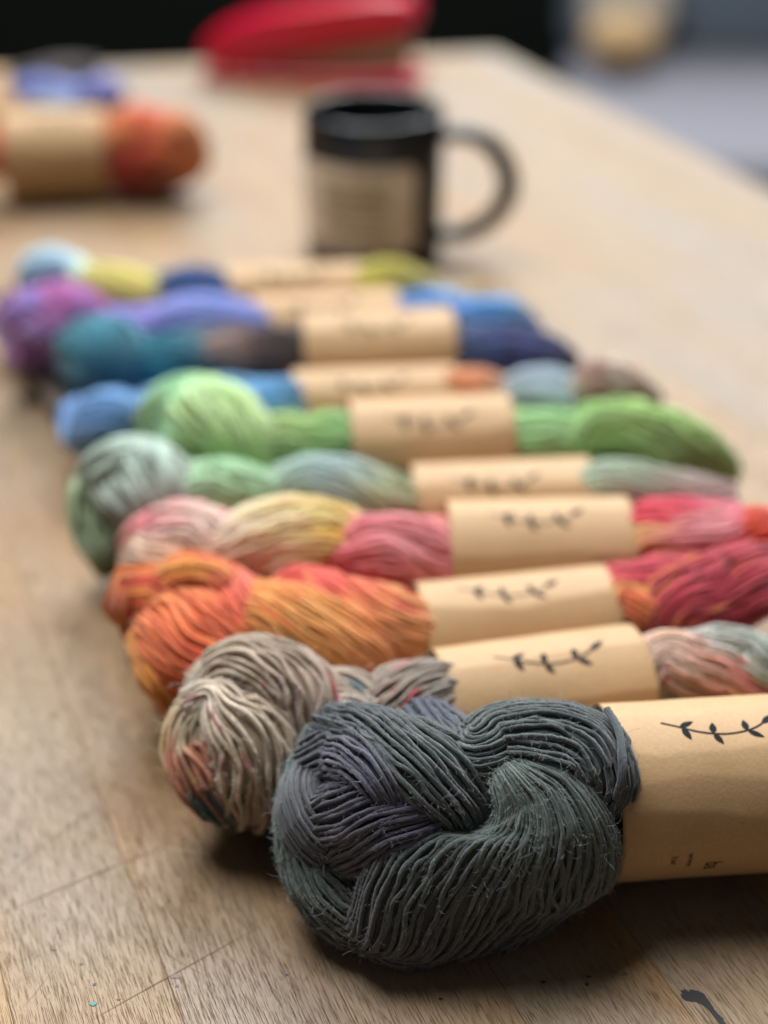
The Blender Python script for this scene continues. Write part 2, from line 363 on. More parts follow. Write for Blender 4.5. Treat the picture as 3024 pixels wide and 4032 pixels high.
SKEINS = {
  'S1': dict(frame=[[0.0677,0.3697,0.034],5.09,78.0,27.5],strands=[
    {'p':[[-50.0,4.0,4.0,8.0,7.0],[-58.7,19.1,10.8,11.0,9.0],[-66.8,19.2,8.9,16.0,12.0],[-74.0,15.1,3.0,19.0,13.0],[-82.0,5.5,-6.5,20.0,13.0],[-89.0,0.0,-4.0,20.0,11.0],[-76.0,-24.0,-4.0,16.0,10.0]],'c':['#454159','#514c66','#484656','#45444f','#46454c','#4c5856','#44504f'],'yr':0.7,'amp':1.1},
    {'p':[[-82.0,-16.0,8.0,8.0,8.0],[-86.1,-9.4,11.2,10.0,9.0],[-77.9,-5.8,15.3,12.0,10.0],[-71.1,7.7,22.1,11.0,10.0],[-66.2,15.9,21.0,9.0,8.0],[-60.0,14.0,2.0,7.0,7.0]],'c':['#44484c','#4c4f58','#4e4c5e','#4b4a5c','#4a4660','#453f58'],'yr':0.7,'amp':1.1,'seed':14},
    {'p':[[-82.0,-20.0,14.0,10.0,9.0],[-71.1,-5.3,21.7,11.0,10.0],[-62.3,7.3,24.9,13.0,11.0],[-54.6,14.4,22.8,14.0,11.0],[-46.1,18.5,15.2,11.0,9.0],[-44.0,14.0,4.0,8.0,7.0]],'c':['#3f4649','#41484a','#4a5552','#434c4d','#3f4548'],'yr':0.7,'amp':0.9,'seed':2},
    {'p':[[-54.0,-22.0,12.0,10.0,10.0],[-41.9,8.7,23.3,11.0,10.0],[-33.7,7.9,25.8,14.0,11.0],[-23.0,8.8,25.5,16.0,12.0],[-12.5,10.8,23.6,16.0,12.0],[-6.9,14.5,20.3,14.0,11.0],[-5.5,17.6,14.8,9.0,8.0],[-20.0,14.0,-4.0,6.0,6.0]],'c':['#474a5e','#4a4c60','#525c59','#4d5855','#464e4f','#41474a','#3a3f44'],'yr':0.7,'amp':0.9,'seed':3},
    {'p':[[-36.0,6.0,20.0,5.0,5.0],[-33.6,20.0,24.9,7.0,6.0],[-30.1,23.4,20.2,16.0,9.0],[-29.9,24.6,13.4,25.0,13.0],[-33.5,26.7,3.7,33.0,14.0],[-40.3,26.6,-8.8,37.0,14.0],[-47.7,25.0,-23.6,35.0,13.0],[-50.0,18.0,-24.0,30.0,10.0],[-54.0,-14.0,-20.0,24.0,10.0]],'c':['#5c6d64','#64786d','#566560','#4b5554','#454c4c','#433f46','#403b40','#3a3639','#3a3639'],'yr':0.7,'amp':1.0,'seed':4,'sk':-0.25},
    {'p':[[-84.0,-22.0,8.0,10.0,9.0],[-91.9,-1.3,1.6,10.0,9.0],[-91.0,9.8,-10.4,12.0,10.0],[-83.3,19.1,-19.9,13.0,11.0],[-71.3,23.7,-24.3,14.0,11.0],[-59.6,27.9,-27.2,12.0,10.0],[-45.0,16.0,-24.0,9.0,8.0]],'c':['#4a5450','#5a6a62','#55645d','#4e5149','#4c4a47','#453f43'],'yr':0.7,'amp':1.0,'seed':5},
    {'p':[[-40.0,4.0,6.0,8.0,8.0],[-20.0,10.0,10.0,11.0,9.0],[0.0,11.0,9.0,12.0,9.0],[24.0,10.0,8.0,11.0,9.0]],'c':['#3d4347','#41474a','#3b3f44'],'yr':0.7,'amp':0.6,'seed':11},
    {'p':[[-2.3,5.0,36.4,1.2,1.2],[-0.5,12.2,34.7,1.2,1.2],[-0.7,19.2,31.4,1.2,1.2],[-1.4,24.0,26.5,1.2,1.2],[-2.6,25.4,18.9,1.2,1.2]],'c':['#4c5658','#586468','#50585e','#484c52'],'yr':0.8,'amp':0.3,'seed':12,'mn':1.0},
    {'p':[[-84.0,0.0,0.0,12.0,12.0],[-50.0,0.0,-1.0,20.0,20.0],[-10.0,0.0,-1.0,22.0,21.0],[40.0,0.0,-1.0,24.0,23.0],[80.0,0.0,-1.0,23.0,22.0],[110.0,0.0,0.0,15.0,15.0]],'c':['#3d4347','#434a4b','#3b3d42'],'yr':1.0,'amp':0.6,'seed':6},
    {'p':[[74.0,5.4,6.4,13.5,10.5],[88.6,10.6,4.8,15.5,12.0],[103.1,14.0,-0.3,17.0,13.2],[117.7,12.5,-6.4,17.9,13.9],[132.3,8.5,-11.2,17.9,13.9],[146.9,2.8,-13.7,17.0,13.2],[161.4,-2.6,-10.4,15.5,12.0],[176.0,-4.0,-4.8,13.5,10.5]],'c':['#454b50','#4a4d5c','#525f5a','#44484c'],'yr':1.0},
    {'p':[[74.0,-5.4,-6.4,13.5,10.5],[88.6,-10.6,-4.8,15.5,12.0],[103.1,-14.0,0.3,17.0,13.2],[117.7,-12.5,6.4,17.9,13.9],[132.3,-8.5,11.2,17.9,13.9],[146.9,-2.8,13.7,17.0,13.2],[161.4,2.6,10.4,15.5,12.0],[176.0,4.0,4.8,13.5,10.5]],'c':['#454b50','#4a4d5c','#525f5a','#44484c'],'yr':1.0},
  ]),
  'S2': dict(frame=[[0.0181,0.4161,0.027],12.28,71.0,24.0],strands=[
    {'p':[[-72.0,-10.0,-4.0,6.0,6.0],[-76.0,-2.1,18.6,9.0,8.0],[-71.5,-7.5,21.1,12.0,10.0],[-65.1,-5.9,27.5,13.0,10.0],[-58.9,-1.5,27.9,14.0,11.0],[-52.2,3.9,25.7,14.0,11.0],[-47.1,9.0,22.2,13.0,10.0],[-46.0,13.3,16.2,12.0,10.0],[-40.0,24.0,-4.0,10.0,9.0]],'c':['#a89a88','#ab9d8c','#a69787','#a89a8a','#a39284','#a08e82','#9c8a80','#94857a'],'yr':0.92,'amp':1.5,'sp':[('#9c2c3e',0.07,0.55,0.95),('#36424f',0.018,0.7,1.0)]},
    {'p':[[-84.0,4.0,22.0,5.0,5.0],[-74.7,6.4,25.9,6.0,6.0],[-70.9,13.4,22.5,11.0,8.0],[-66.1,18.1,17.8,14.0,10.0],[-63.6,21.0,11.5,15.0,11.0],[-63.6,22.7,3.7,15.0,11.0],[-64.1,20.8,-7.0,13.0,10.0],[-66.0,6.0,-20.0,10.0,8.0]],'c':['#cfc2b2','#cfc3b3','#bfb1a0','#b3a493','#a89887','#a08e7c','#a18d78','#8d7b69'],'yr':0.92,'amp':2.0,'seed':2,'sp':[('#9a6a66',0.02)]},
    {'p':[[-84.0,0.0,18.0,5.0,5.0],[-78.0,3.8,22.8,7.0,6.0],[-81.8,5.1,16.3,10.0,8.0],[-82.9,8.5,9.6,12.0,10.0],[-81.5,13.7,4.7,13.0,10.0],[-78.4,17.4,-0.6,12.0,10.0],[-75.5,20.1,-5.7,9.0,8.0],[-70.0,4.0,-20.0,8.0,8.0]],'c':['#c4b9aa','#c0b6a2','#b9ae96','#b9a088','#c07e66','#b07a64','#1f4a48','#1d4644','#1d4644','#8a8470'],'yr':0.92,'amp':1.3,'seed':3,'sp':[('#c9b27c',0.05)]},
    {'p':[[-45.4,3.7,16.6,7.0,8.0],[-38.9,4.0,19.6,8.0,8.0],[-32.0,5.3,19.3,9.0,8.0],[-26.0,9.1,16.6,8.0,8.0],[-21.8,12.6,11.4,7.0,7.0]],'c':['#a2968c','#a99d92','#a19389','#8f8580'],'yr':0.92,'amp':0.9,'seed':4,'sp':[('#56707c',0.05)]},
    {'p':[[-43.4,10.9,14.3,8.0,8.0],[-35.6,11.2,16.6,9.0,8.0],[-27.0,12.6,15.5,9.0,8.0],[-19.1,14.1,11.1,8.0,8.0]],'c':['#c4bab0','#bfb4a8','#b4a79b','#9b9088'],'yr':0.92,'amp':0.9,'seed':5},
    {'p':[[-32.2,15.0,9.9,7.0,7.0],[-25.1,12.1,14.6,10.0,9.0],[-15.4,8.1,16.0,12.0,10.0],[-5.5,6.4,16.8,12.0,9.0],[3.9,4.6,14.3,11.0,8.0],[14.0,12.0,8.0,10.0,8.0]],'c':['#9a8f86','#8e7f76','#8d837b','#938a83','#7f7770'],'yr':0.92,'amp':0.9,'seed':6,'tw':-25,'sp':[('#a03d42',0.05),('#4d5a44',0.05)]},
    {'p':[[-78.0,0.0,-2.0,12.0,12.0],[-40.0,0.0,-3.0,17.0,17.0],[0.0,0.0,-2.0,19.0,19.0],[70.0,0.0,-2.0,19.0,19.0],[100.0,0.0,-2.0,12.0,12.0]],'c':['#b3a79c','#a89b91'],'yr':0.92,'amp':0.5,'seed':7},
    {'p':[[66.0,8.0,8.0,9.0,8.0],[77.4,4.7,16.3,10.0,8.0],[84.8,8.9,15.7,11.0,9.0],[95.9,13.0,13.7,11.0,9.0],[106.4,16.8,8.8,10.0,8.0],[140.0,12.0,-8.0,8.0,8.0]],'c':['#c8b4a8','#c4a89c','#c88c80','#bc5a62','#b02c4a','#b7505c'],'yr':0.92,'amp':0.8,'seed':8,'sp':[('#d8a43c',0.09),('#b01f4a',0.09)]},
    {'p':[[84.0,-8.0,8.0,8.0,8.0],[93.2,5.9,18.0,8.0,8.0],[104.2,10.2,17.2,10.0,8.0],[113.6,14.9,13.3,10.0,8.0],[165.0,4.0,0.0,8.0,8.0]],'c':['#b5b2b0','#aab0ac','#8f9c95','#75857c','#9aa09a'],'yr':0.92,'amp':0.8,'seed':9,'sp':[('#c9b23c',0.05)]},
  ]),
  'S3': dict(frame=[[0.0125,0.4623,0.025],10.19,71.7,23.0],strands=[
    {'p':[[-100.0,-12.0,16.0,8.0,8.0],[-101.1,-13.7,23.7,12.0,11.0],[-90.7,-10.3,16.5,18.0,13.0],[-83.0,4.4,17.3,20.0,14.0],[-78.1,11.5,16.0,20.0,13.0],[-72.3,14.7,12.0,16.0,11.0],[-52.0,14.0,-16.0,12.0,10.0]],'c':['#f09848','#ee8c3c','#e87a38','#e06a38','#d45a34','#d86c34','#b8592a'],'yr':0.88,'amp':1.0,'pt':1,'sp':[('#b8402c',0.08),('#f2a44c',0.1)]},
    {'p':[[-86.0,10.0,-16.0,9.0,8.0],[-95.6,-2.0,11.8,8.0,9.0],[-94.0,9.4,9.6,9.0,9.0],[-90.2,15.8,6.3,9.0,9.0],[-74.0,14.0,-22.0,8.0,8.0]],'c':['#cf8a3a','#cc8436','#c77c30','#a8481f'],'yr':0.88,'amp':0.8,'seed':9},
    {'p':[[-92.0,-16.0,10.0,9.0,9.0],[-84.2,-16.4,26.7,11.0,10.0],[-74.9,-16.0,26.1,13.0,10.0],[-66.5,-13.1,21.0,14.0,10.0],[-61.7,0.2,21.0,12.0,9.0],[-50.0,8.0,4.0,8.0,8.0]],'c':['#e08c48','#dd7c44','#d0603e','#c65240','#c04c38'],'yr':0.88,'amp':0.9,'seed':2,'sp':[('#e09040',0.1)]},
    {'p':[[-56.0,8.0,14.0,6.0,6.0],[-59.0,-1.7,20.9,11.0,9.0],[-49.7,5.6,21.3,14.0,11.0],[-39.1,11.3,17.7,15.0,11.0],[-28.2,15.4,12.7,14.0,11.0],[-18.9,16.5,7.1,11.0,10.0],[-14.0,20.0,-14.0,9.0,8.0]],'c':['#e27038','#f29c4c','#f4a854','#f09848','#ea8a3e','#e07e38'],'yr':0.88,'amp':0.9,'seed':3,'sp':[('#cc6a34',0.05)]},
    {'p':[[-56.0,-8.0,14.0,8.0,8.0],[-41.7,-12.9,20.5,10.0,9.0],[-30.0,-3.7,19.6,13.0,10.0],[-19.0,4.7,17.3,15.0,11.0],[-8.5,8.3,14.8,14.0,10.0],[0.5,8.7,12.2,12.0,8.0],[16.0,10.0,4.0,10.0,8.0]],'c':['#c44a3a','#c0453a','#bd4a38','#cc7a44','#d08e50','#9c3a2a'],'yr':0.88,'amp':0.8,'seed':4,'tw':50,'sp':[('#a83a28',0.06),('#eaa054',0.06)]},
    {'p':[[-85.0,0.0,0.0,13.0,13.0],[-40.0,0.0,-1.0,18.0,18.0],[0.0,0.0,-1.0,19.0,18.0],[70.0,0.0,-1.0,19.0,18.0],[110.0,0.0,-1.0,14.0,14.0]],'c':['#b04a2a','#8e2c20'],'yr':1.3,'amp':0.5,'seed':7},
    {'p':[[66.0,8.0,8.0,9.0,8.0],[77.0,5.7,15.9,10.0,9.0],[81.8,10.6,15.8,11.0,9.0],[88.2,14.4,12.3,10.0,9.0],[104.0,16.0,-12.0,8.0,8.0]],'c':['#c4543a','#cc6a3e','#c95c3a','#b04030'],'yr':0.88,'amp':0.8,'seed':5,'sp':[('#e0a055',0.12)]},
    {'p':[[80.0,14.0,-12.0,8.0,8.0],[88.4,14.9,14.7,12.0,10.0],[98.9,13.8,17.0,15.0,11.0],[111.7,11.9,18.5,16.0,12.0],[124.5,9.8,20.8,15.0,11.0],[160.0,-8.0,10.0,10.0,10.0]],'c':['#8f2a30','#9c2c36','#a83440','#a53640','#b85040','#c0603a'],'yr':0.88,'amp':0.9,'seed':6,'sp':[('#7a1c24',0.12),('#c8703c',0.06)]},
    {'p':[[74.0,-10.0,12.0,8.0,8.0],[79.8,3.2,18.7,9.0,9.0],[89.7,4.3,20.5,10.0,9.0],[100.8,5.3,20.3,10.0,9.0],[140.0,0.0,16.0,9.0,8.0]],'c':['#b8404a','#b03c48','#a03a44','#a03038'],'yr':0.88,'amp':0.8,'seed':8},
  ]),
  'S4': dict(frame=[[0.0245,0.511,0.029],3.13,70.9,25.5],strands=[
    {'p':[[-110.0,-14.0,8.0,9.0,9.0],[-118.4,-3.5,11.2,11.0,10.0],[-111.3,-5.8,13.5,14.0,11.0],[-102.8,1.1,19.8,15.0,11.0],[-92.2,6.2,18.9,14.0,11.0],[-82.1,10.0,13.7,11.0,10.0]],'c':['#f0a090','#f2a898','#ee7888','#fac4b8','#fae0cc','#f8d8bc'],'yr':1.1,'amp':1.2,'tw':-30,'sp':[('#d96a7c',0.07)]},
    {'p':[[-118.0,12.0,-14.0,9.0,9.0],[-117.7,1.7,6.8,10.0,9.0],[-108.4,11.0,14.5,11.0,9.0],[-100.2,13.7,14.4,10.0,9.0]],'c':['#e09c8c','#f4c4b0','#f8d4b8','#eeb896'],'yr':1.1,'amp':1.2,'seed':5},
    {'p':[[-92.3,12.2,14.5,9.0,9.0],[-81.1,9.6,17.5,13.0,11.0],[-67.3,6.4,21.0,15.0,11.0],[-53.5,2.5,20.8,14.0,11.0],[-41.4,2.8,18.7,11.0,10.0],[-33.0,6.3,13.5,9.0,9.0]],'c':['#fadcc0','#fae2c4','#f8e0ac','#f6da8c','#f4d478','#d09030'],'yr':1.1,'amp':1.2,'seed':2,'sp':[('#e9b9a0',0.1)]},
    {'p':[[-75.3,13.7,13.0,9.0,9.0],[-63.2,12.8,16.5,11.0,9.0],[-51.2,11.5,17.5,11.0,9.0],[-40.9,9.7,15.1,10.0,9.0],[-33.3,10.5,10.6,8.0,8.0]],'c':['#eeae88','#f8d8b0','#f4d48c','#d3a23a','#b8842a'],'yr':1.1,'amp':1.2,'seed':6},
    {'p':[[-66.0,8.0,4.0,8.0,8.0],[-43.7,13.0,12.4,10.0,9.0],[-32.5,12.1,14.6,14.0,11.0],[-20.5,12.3,14.5,16.0,11.0],[-9.4,13.5,11.9,15.0,10.0],[0.2,14.0,9.4,12.0,8.0],[12.0,8.0,6.0,10.0,8.0]],'c':['#cc4454','#e2606c','#f4868c','#f89a9c','#f28c90','#b84460'],'yr':1.1,'amp':1.05,'seed':3},
    {'p':[[-100.0,0.0,-2.0,14.0,14.0],[-40.0,0.0,-2.0,18.0,18.0],[0.0,0.0,-1.0,20.0,20.0],[70.0,0.0,-1.0,20.0,20.0],[110.0,0.0,-1.0,14.0,14.0]],'c':['#e0a090','#c84a5a'],'yr':1.4,'amp':0.75,'seed':7},
    {'p':[[64.0,-4.0,10.0,9.0,8.0],[73.2,3.7,16.6,10.0,9.0],[82.6,5.0,19.3,11.0,9.0],[93.3,5.3,19.3,11.0,9.0],[104.8,3.7,17.6,10.0,9.0]],'c':['#d04050','#d63e4e','#d94a58','#d8566a','#b83a54'],'yr':1.1,'amp':1.05,'seed':4},
    {'p':[[66.0,14.0,-4.0,7.0,7.0],[73.3,11.2,14.0,8.0,8.0],[80.9,12.5,15.6,9.0,8.0],[90.5,11.5,16.3,12.0,10.0],[101.4,10.7,16.9,12.0,10.0],[113.1,5.7,18.1,10.0,9.0]],'c':['#d8b04a','#e3c65a','#e0a070','#f8989a','#faa4a4','#d05a72'],'yr':1.1,'amp':1.05,'seed':8,'tw':30},
    {'p':[[104.8,10.9,13.0,8.0,8.0],[112.6,10.3,15.9,10.0,9.0],[122.6,9.9,16.2,11.0,9.0],[176.0,0.0,2.0,9.0,8.0]],'c':['#b8402c','#c0482e','#c4522e','#b04030'],'yr':1.1,'amp':1.05,'seed':9},
    {'p':[[-114.0,2.5,4.3,9.8,8.2],[-97.1,6.4,4.0,11.2,9.4],[-80.3,9.5,0.6,12.3,10.4],[-63.4,8.6,-4.0,12.9,10.9],[-46.6,5.7,-7.6,12.9,10.9],[-29.7,1.4,-9.4,12.3,10.4],[-12.9,-3.2,-8.9,11.2,9.4],[4.0,-7.1,-6.4,9.8,8.2]],'c':['#f0a494','#f2ccae','#eec87c','#e87880'],'yr':1.2,'amp':1.2,'seed':50},
    {'p':[[-114.0,-2.5,-4.3,9.8,8.2],[-97.1,-6.4,-4.0,11.2,9.4],[-80.3,-9.5,-0.6,12.3,10.4],[-63.4,-8.6,4.0,12.9,10.9],[-46.6,-5.7,7.6,12.9,10.9],[-29.7,-1.4,9.4,12.3,10.4],[-12.9,3.2,8.9,11.2,9.4],[4.0,7.1,6.4,9.8,8.2]],'c':['#f0a494','#f2ccae','#eec87c','#e87880'],'yr':1.2,'amp':1.2,'seed':230},
  ]),
  'S5': dict(frame=[[0.0115,0.5565,0.025],4.82,75.2,22.0],strands=[
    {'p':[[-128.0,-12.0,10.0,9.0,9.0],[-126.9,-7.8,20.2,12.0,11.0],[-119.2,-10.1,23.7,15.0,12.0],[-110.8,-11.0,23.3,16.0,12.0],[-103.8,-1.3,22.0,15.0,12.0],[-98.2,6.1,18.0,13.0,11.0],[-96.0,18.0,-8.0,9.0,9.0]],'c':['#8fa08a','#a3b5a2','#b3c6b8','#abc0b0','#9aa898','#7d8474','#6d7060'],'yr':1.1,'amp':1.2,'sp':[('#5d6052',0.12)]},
    {'p':[[-126.3,-6.8,16.9,10.0,10.0],[-117.1,0.5,17.3,14.0,11.0],[-110.6,8.9,17.5,14.0,11.0],[-105.6,11.8,13.5,11.0,10.0]],'c':['#7f8a74','#98a494','#9aa698','#7c7f70'],'yr':1.1,'amp':1.35,'seed':3,'sp':[('#54574a',0.15)]},
    {'p':[[-128.0,-4.0,12.0,8.0,8.0],[-132.0,-4.9,15.6,9.0,9.0],[-133.2,-0.4,7.4,10.0,9.0],[-130.8,4.0,-0.7,11.0,9.0],[-127.1,9.7,-5.6,10.0,8.0],[-124.6,9.9,-12.7,7.0,7.0]],'c':['#8f9c74','#9ab084','#8fa57c','#a3c2a0','#8a9a70','#5c6440'],'yr':1.1,'amp':1.35,'seed':2,'sp':[('#545c38',0.15)]},
    {'p':[[-104.0,4.0,6.0,8.0,8.0],[-93.0,2.2,17.9,11.0,9.0],[-80.9,0.3,19.0,12.0,10.0],[-68.0,3.3,18.7,11.0,9.0],[-56.3,6.0,14.8,9.0,9.0]],'c':['#8fae88','#a3c79c','#a6cca0','#98be92','#88a884'],'yr':1.1,'amp':1.05,'seed':4},
    {'p':[[-59.0,5.5,16.1,8.0,8.0],[-47.5,0.9,18.9,11.0,9.0],[-34.4,1.5,18.9,13.0,10.0],[-21.8,6.0,18.0,12.0,9.0],[-10.2,9.9,15.0,11.0,8.0],[-0.9,9.8,11.3,9.0,8.0]],'c':['#8aa48a','#93ab9c','#93a8a8','#8f9f98','#99a07c','#94966c'],'yr':1.1,'amp':1.05,'seed':5,'tw':20},
    {'p':[[-115.0,0.0,-2.0,12.0,12.0],[-50.0,0.0,-2.0,16.0,16.0],[0.0,0.0,-1.0,17.0,17.0],[70.0,0.0,-1.0,17.0,17.0],[110.0,0.0,-1.0,14.0,14.0]],'c':['#7d8a68','#8f9a78'],'yr':1.4,'amp':0.75,'seed':7},
    {'p':[[66.0,4.0,8.0,9.0,8.0],[76.9,6.7,15.6,10.0,9.0],[89.0,7.8,15.1,11.0,9.0],[102.9,9.8,12.6,10.0,9.0],[118.2,12.0,10.5,9.0,8.0],[133.1,12.6,8.0,7.0,7.0]],'c':['#a3b8a0','#a5b49c','#93a088','#a49a8a','#b29a94','#ae8f8c'],'yr':1.1,'amp':1.05,'seed':6},
    {'p':[[-124.0,2.5,4.3,9.8,8.2],[-105.7,6.4,4.0,11.2,9.4],[-87.4,9.5,0.6,12.3,10.4],[-69.1,8.6,-4.0,12.9,10.9],[-50.9,5.7,-7.6,12.9,10.9],[-32.6,1.4,-9.4,12.3,10.4],[-14.3,-3.2,-8.9,11.2,9.4],[4.0,-7.1,-6.4,9.8,8.2]],'c':['#8f9c78','#a3c29c','#9ab0a0','#949870'],'yr':1.2,'amp':1.2,'seed':50},
    {'p':[[-124.0,-2.5,-4.3,9.8,8.2],[-105.7,-6.4,-4.0,11.2,9.4],[-87.4,-9.5,-0.6,12.3,10.4],[-69.1,-8.6,4.0,12.9,10.9],[-50.9,-5.7,7.6,12.9,10.9],[-32.6,-1.4,9.4,12.3,10.4],[-14.3,3.2,8.9,11.2,9.4],[4.0,7.1,6.4,9.8,8.2]],'c':['#8f9c78','#a3c29c','#9ab0a0','#949870'],'yr':1.2,'amp':1.2,'seed':230},
  ]),
  'S6': dict(frame=[[-0.015,0.6015,0.029],5.41,70.7,25.5],strands=[
    {'p':[[-84.0,-12.0,10.0,10.0,10.0],[-82.5,-6.4,17.0,13.0,12.0],[-74.4,-9.5,23.1,17.0,13.0],[-65.2,-10.1,23.0,20.0,14.0],[-57.3,6.6,24.9,20.0,14.0],[-49.9,12.2,19.5,18.0,13.0],[-43.8,15.4,12.6,14.0,11.0],[-44.0,18.0,-14.0,10.0,9.0]],'c':['#7fb394','#84b894','#92bd84','#a6c487','#a9c283','#a0b878','#8a9f60','#6c7f48'],'yr':1.1,'amp':1.2,'sp':[('#74884c',0.08)]},  # olive end stops put the ball's shade into its colour
    {'p':[[-84.8,-4.5,12.5,10.0,10.0],[-74.5,5.7,16.3,13.0,11.0],[-66.0,13.7,16.4,13.0,11.0],[-56.4,15.9,12.0,11.0,10.0]],'c':['#84bf9c','#7fb08a','#7c9a60','#6f8448'],'yr':1.1,'amp':1.35,'seed':2,'sp':[('#5f7040',0.1)]},
    {'p':[[-52.0,6.0,6.0,8.0,8.0],[-42.5,9.3,14.2,11.0,10.0],[-30.8,9.1,14.4,12.0,10.0],[-19.1,9.6,13.9,11.0,9.0],[-8.2,8.9,15.6,12.0,9.0],[-0.3,8.3,13.6,10.0,8.0],[14.0,6.0,4.0,10.0,8.0]],'c':['#94a468','#93a566','#8fa868','#86a862','#84b474','#6f9c58'],'yr':1.1,'amp':1.05,'seed':3,'tw':30},
    {'p':[[-70.0,0.0,0.0,14.0,14.0],[-30.0,0.0,-2.0,17.0,17.0],[0.0,0.0,-1.0,20.0,20.0],[70.0,0.0,-1.0,20.0,20.0],[110.0,0.0,-1.0,14.0,14.0],[150.0,0.0,-2.0,10.0,10.0]],'c':['#8aa060','#84a868'],'yr':1.4,'amp':0.75,'seed':7},
    {'p':[[64.0,4.0,6.0,9.0,8.0],[76.3,11.7,12.2,11.0,9.0],[87.0,11.6,12.4,12.0,10.0],[97.6,13.5,11.8,11.0,9.0],[108.8,14.4,7.0,9.0,8.0]],'c':['#83ac6e','#88b478','#8fba80','#84ac6c','#7a9c58'],'yr':1.1,'amp':1.05,'seed':4},
    {'p':[[95.1,15.9,8.3,9.0,9.0],[104.1,13.1,17.6,9.0,9.0],[116.7,14.2,19.3,10.0,9.0],[131.3,17.1,16.8,10.0,9.0],[145.1,19.6,11.9,10.0,9.0],[156.4,19.8,4.0,9.0,8.0],[169.7,12.7,-10.1,7.0,7.0]],'c':['#94bf78','#9ac278','#a0c272','#94b868','#8fb062','#90b874','#96c48a'],'yr':1.1,'amp':1.2,'seed':5},
    {'p':[[100.9,14.9,10.1,8.0,8.0],[113.8,18.4,11.9,10.0,9.0],[128.6,21.0,9.3,11.0,9.0],[144.3,21.6,3.9,10.0,9.0],[157.7,17.2,-4.6,8.0,8.0]],'c':['#84a458','#7a9a50','#7f9c56','#7c9250','#84a060'],'yr':1.1,'amp':1.2,'seed':6},
    {'p':[[-80.0,2.5,4.3,9.8,8.2],[-68.0,6.4,4.0,11.2,9.4],[-56.0,9.5,0.6,12.3,10.4],[-44.0,8.6,-4.0,12.9,10.9],[-32.0,5.7,-7.6,12.9,10.9],[-20.0,1.4,-9.4,12.3,10.4],[-8.0,-3.2,-8.9,11.2,9.4],[4.0,-7.1,-6.4,9.8,8.2]],'c':['#84b490','#a0be80','#94aa68','#84ac6c'],'yr':1.2,'amp':1.2,'seed':50},
    {'p':[[-80.0,-2.5,-4.3,9.8,8.2],[-68.0,-6.4,-4.0,11.2,9.4],[-56.0,-9.5,-0.6,12.3,10.4],[-44.0,-8.6,4.0,12.9,10.9],[-32.0,-5.7,7.6,12.9,10.9],[-20.0,-1.4,9.4,12.3,10.4],[-8.0,3.2,8.9,11.2,9.4],[4.0,7.1,6.4,9.8,8.2]],'c':['#84b490','#a0be80','#94aa68','#84ac6c'],'yr':1.2,'amp':1.2,'seed':230},
  ]),
  'S7': dict(frame=[[-0.043,0.6524,0.024],5.47,77.1,22.0],strands=[
    {'p':[[-100.0,-8.0,6.0,9.0,9.0],[-98.5,8.8,-3.1,10.0,9.0],[-92.0,14.5,6.7,13.0,10.0],[-84.0,16.6,10.5,14.0,10.0],[-75.2,15.6,6.6,12.0,10.0],[-70.0,14.0,-8.0,9.0,9.0]],'c':['#5c86b8','#6c9ace','#74a4d8','#6d9cd0','#5a80a8','#4f7088'],'yr':1.2,'amp':1.05},
    {'p':[[-80.0,4.0,0.0,9.0,9.0],[-50.0,10.0,6.0,10.0,9.0],[-16.8,12.9,11.1,10.0,9.0],[-6.0,10.7,14.4,11.0,9.0],[2.2,10.4,10.8,10.0,8.0],[10.0,6.0,6.0,9.0,8.0]],'c':['#4f80a0','#4a84a0','#5a90c0','#6298cc','#4f84b0','#47708c'],'yr':1.2,'amp':1.05,'seed':2},
    {'p':[[-90.0,0.0,-2.0,12.0,12.0],[-50.0,0.0,-2.0,15.0,15.0],[0.0,0.0,-1.0,17.0,17.0],[70.0,0.0,-1.0,17.0,17.0],[110.0,0.0,-1.0,14.0,14.0],[160.0,0.0,-2.0,9.0,9.0]],'c':['#4f7890','#7a6a60'],'yr':1.4,'amp':0.75,'seed':7},
    {'p':[[64.0,0.0,10.0,9.0,8.0],[78.7,7.3,15.3,9.0,8.0],[87.6,8.8,14.4,10.0,9.0],[98.1,9.8,11.3,9.0,8.0]],'c':['#b8744a','#c07848','#bf7a50','#a07860'],'yr':1.2,'amp':0.9,'seed':3},
    {'p':[[97.7,11.1,10.0,9.0,9.0],[107.8,12.8,12.5,12.0,9.0],[119.2,13.9,12.8,13.0,9.0],[130.9,13.9,9.7,11.0,9.0],[139.6,13.9,5.3,8.0,8.0]],'c':['#8f9698','#94a3ac','#98a8b4','#95a2aa','#8c9090'],'yr':1.2,'amp':0.9,'seed':4},
    {'p':[[129.8,14.2,11.0,8.0,8.0],[139.9,14.6,16.4,11.0,9.0],[148.8,14.8,17.1,12.0,9.0],[158.2,13.5,11.4,11.0,9.0],[170.4,5.5,0.7,8.0,8.0]],'c':['#9c7a70','#9c7468','#a47c70','#9a8578','#8c7c6c'],'yr':1.2,'amp':1.2,'seed':5,'sp':[('#b8a898',0.2),('#7a4a48',0.12)]},
    {'p':[[-96.0,2.5,4.3,9.8,8.2],[-81.7,6.4,4.0,11.2,9.4],[-67.4,9.5,0.6,12.3,10.4],[-53.1,8.6,-4.0,12.9,10.9],[-38.9,5.7,-7.6,12.9,10.9],[-24.6,1.4,-9.4,12.3,10.4],[-10.3,-3.2,-8.9,11.2,9.4],[4.0,-7.1,-6.4,9.8,8.2]],'c':['#6c9ace','#5a90b8','#4f84a8','#5a90c0'],'yr':1.2,'amp':1.2,'seed':50},
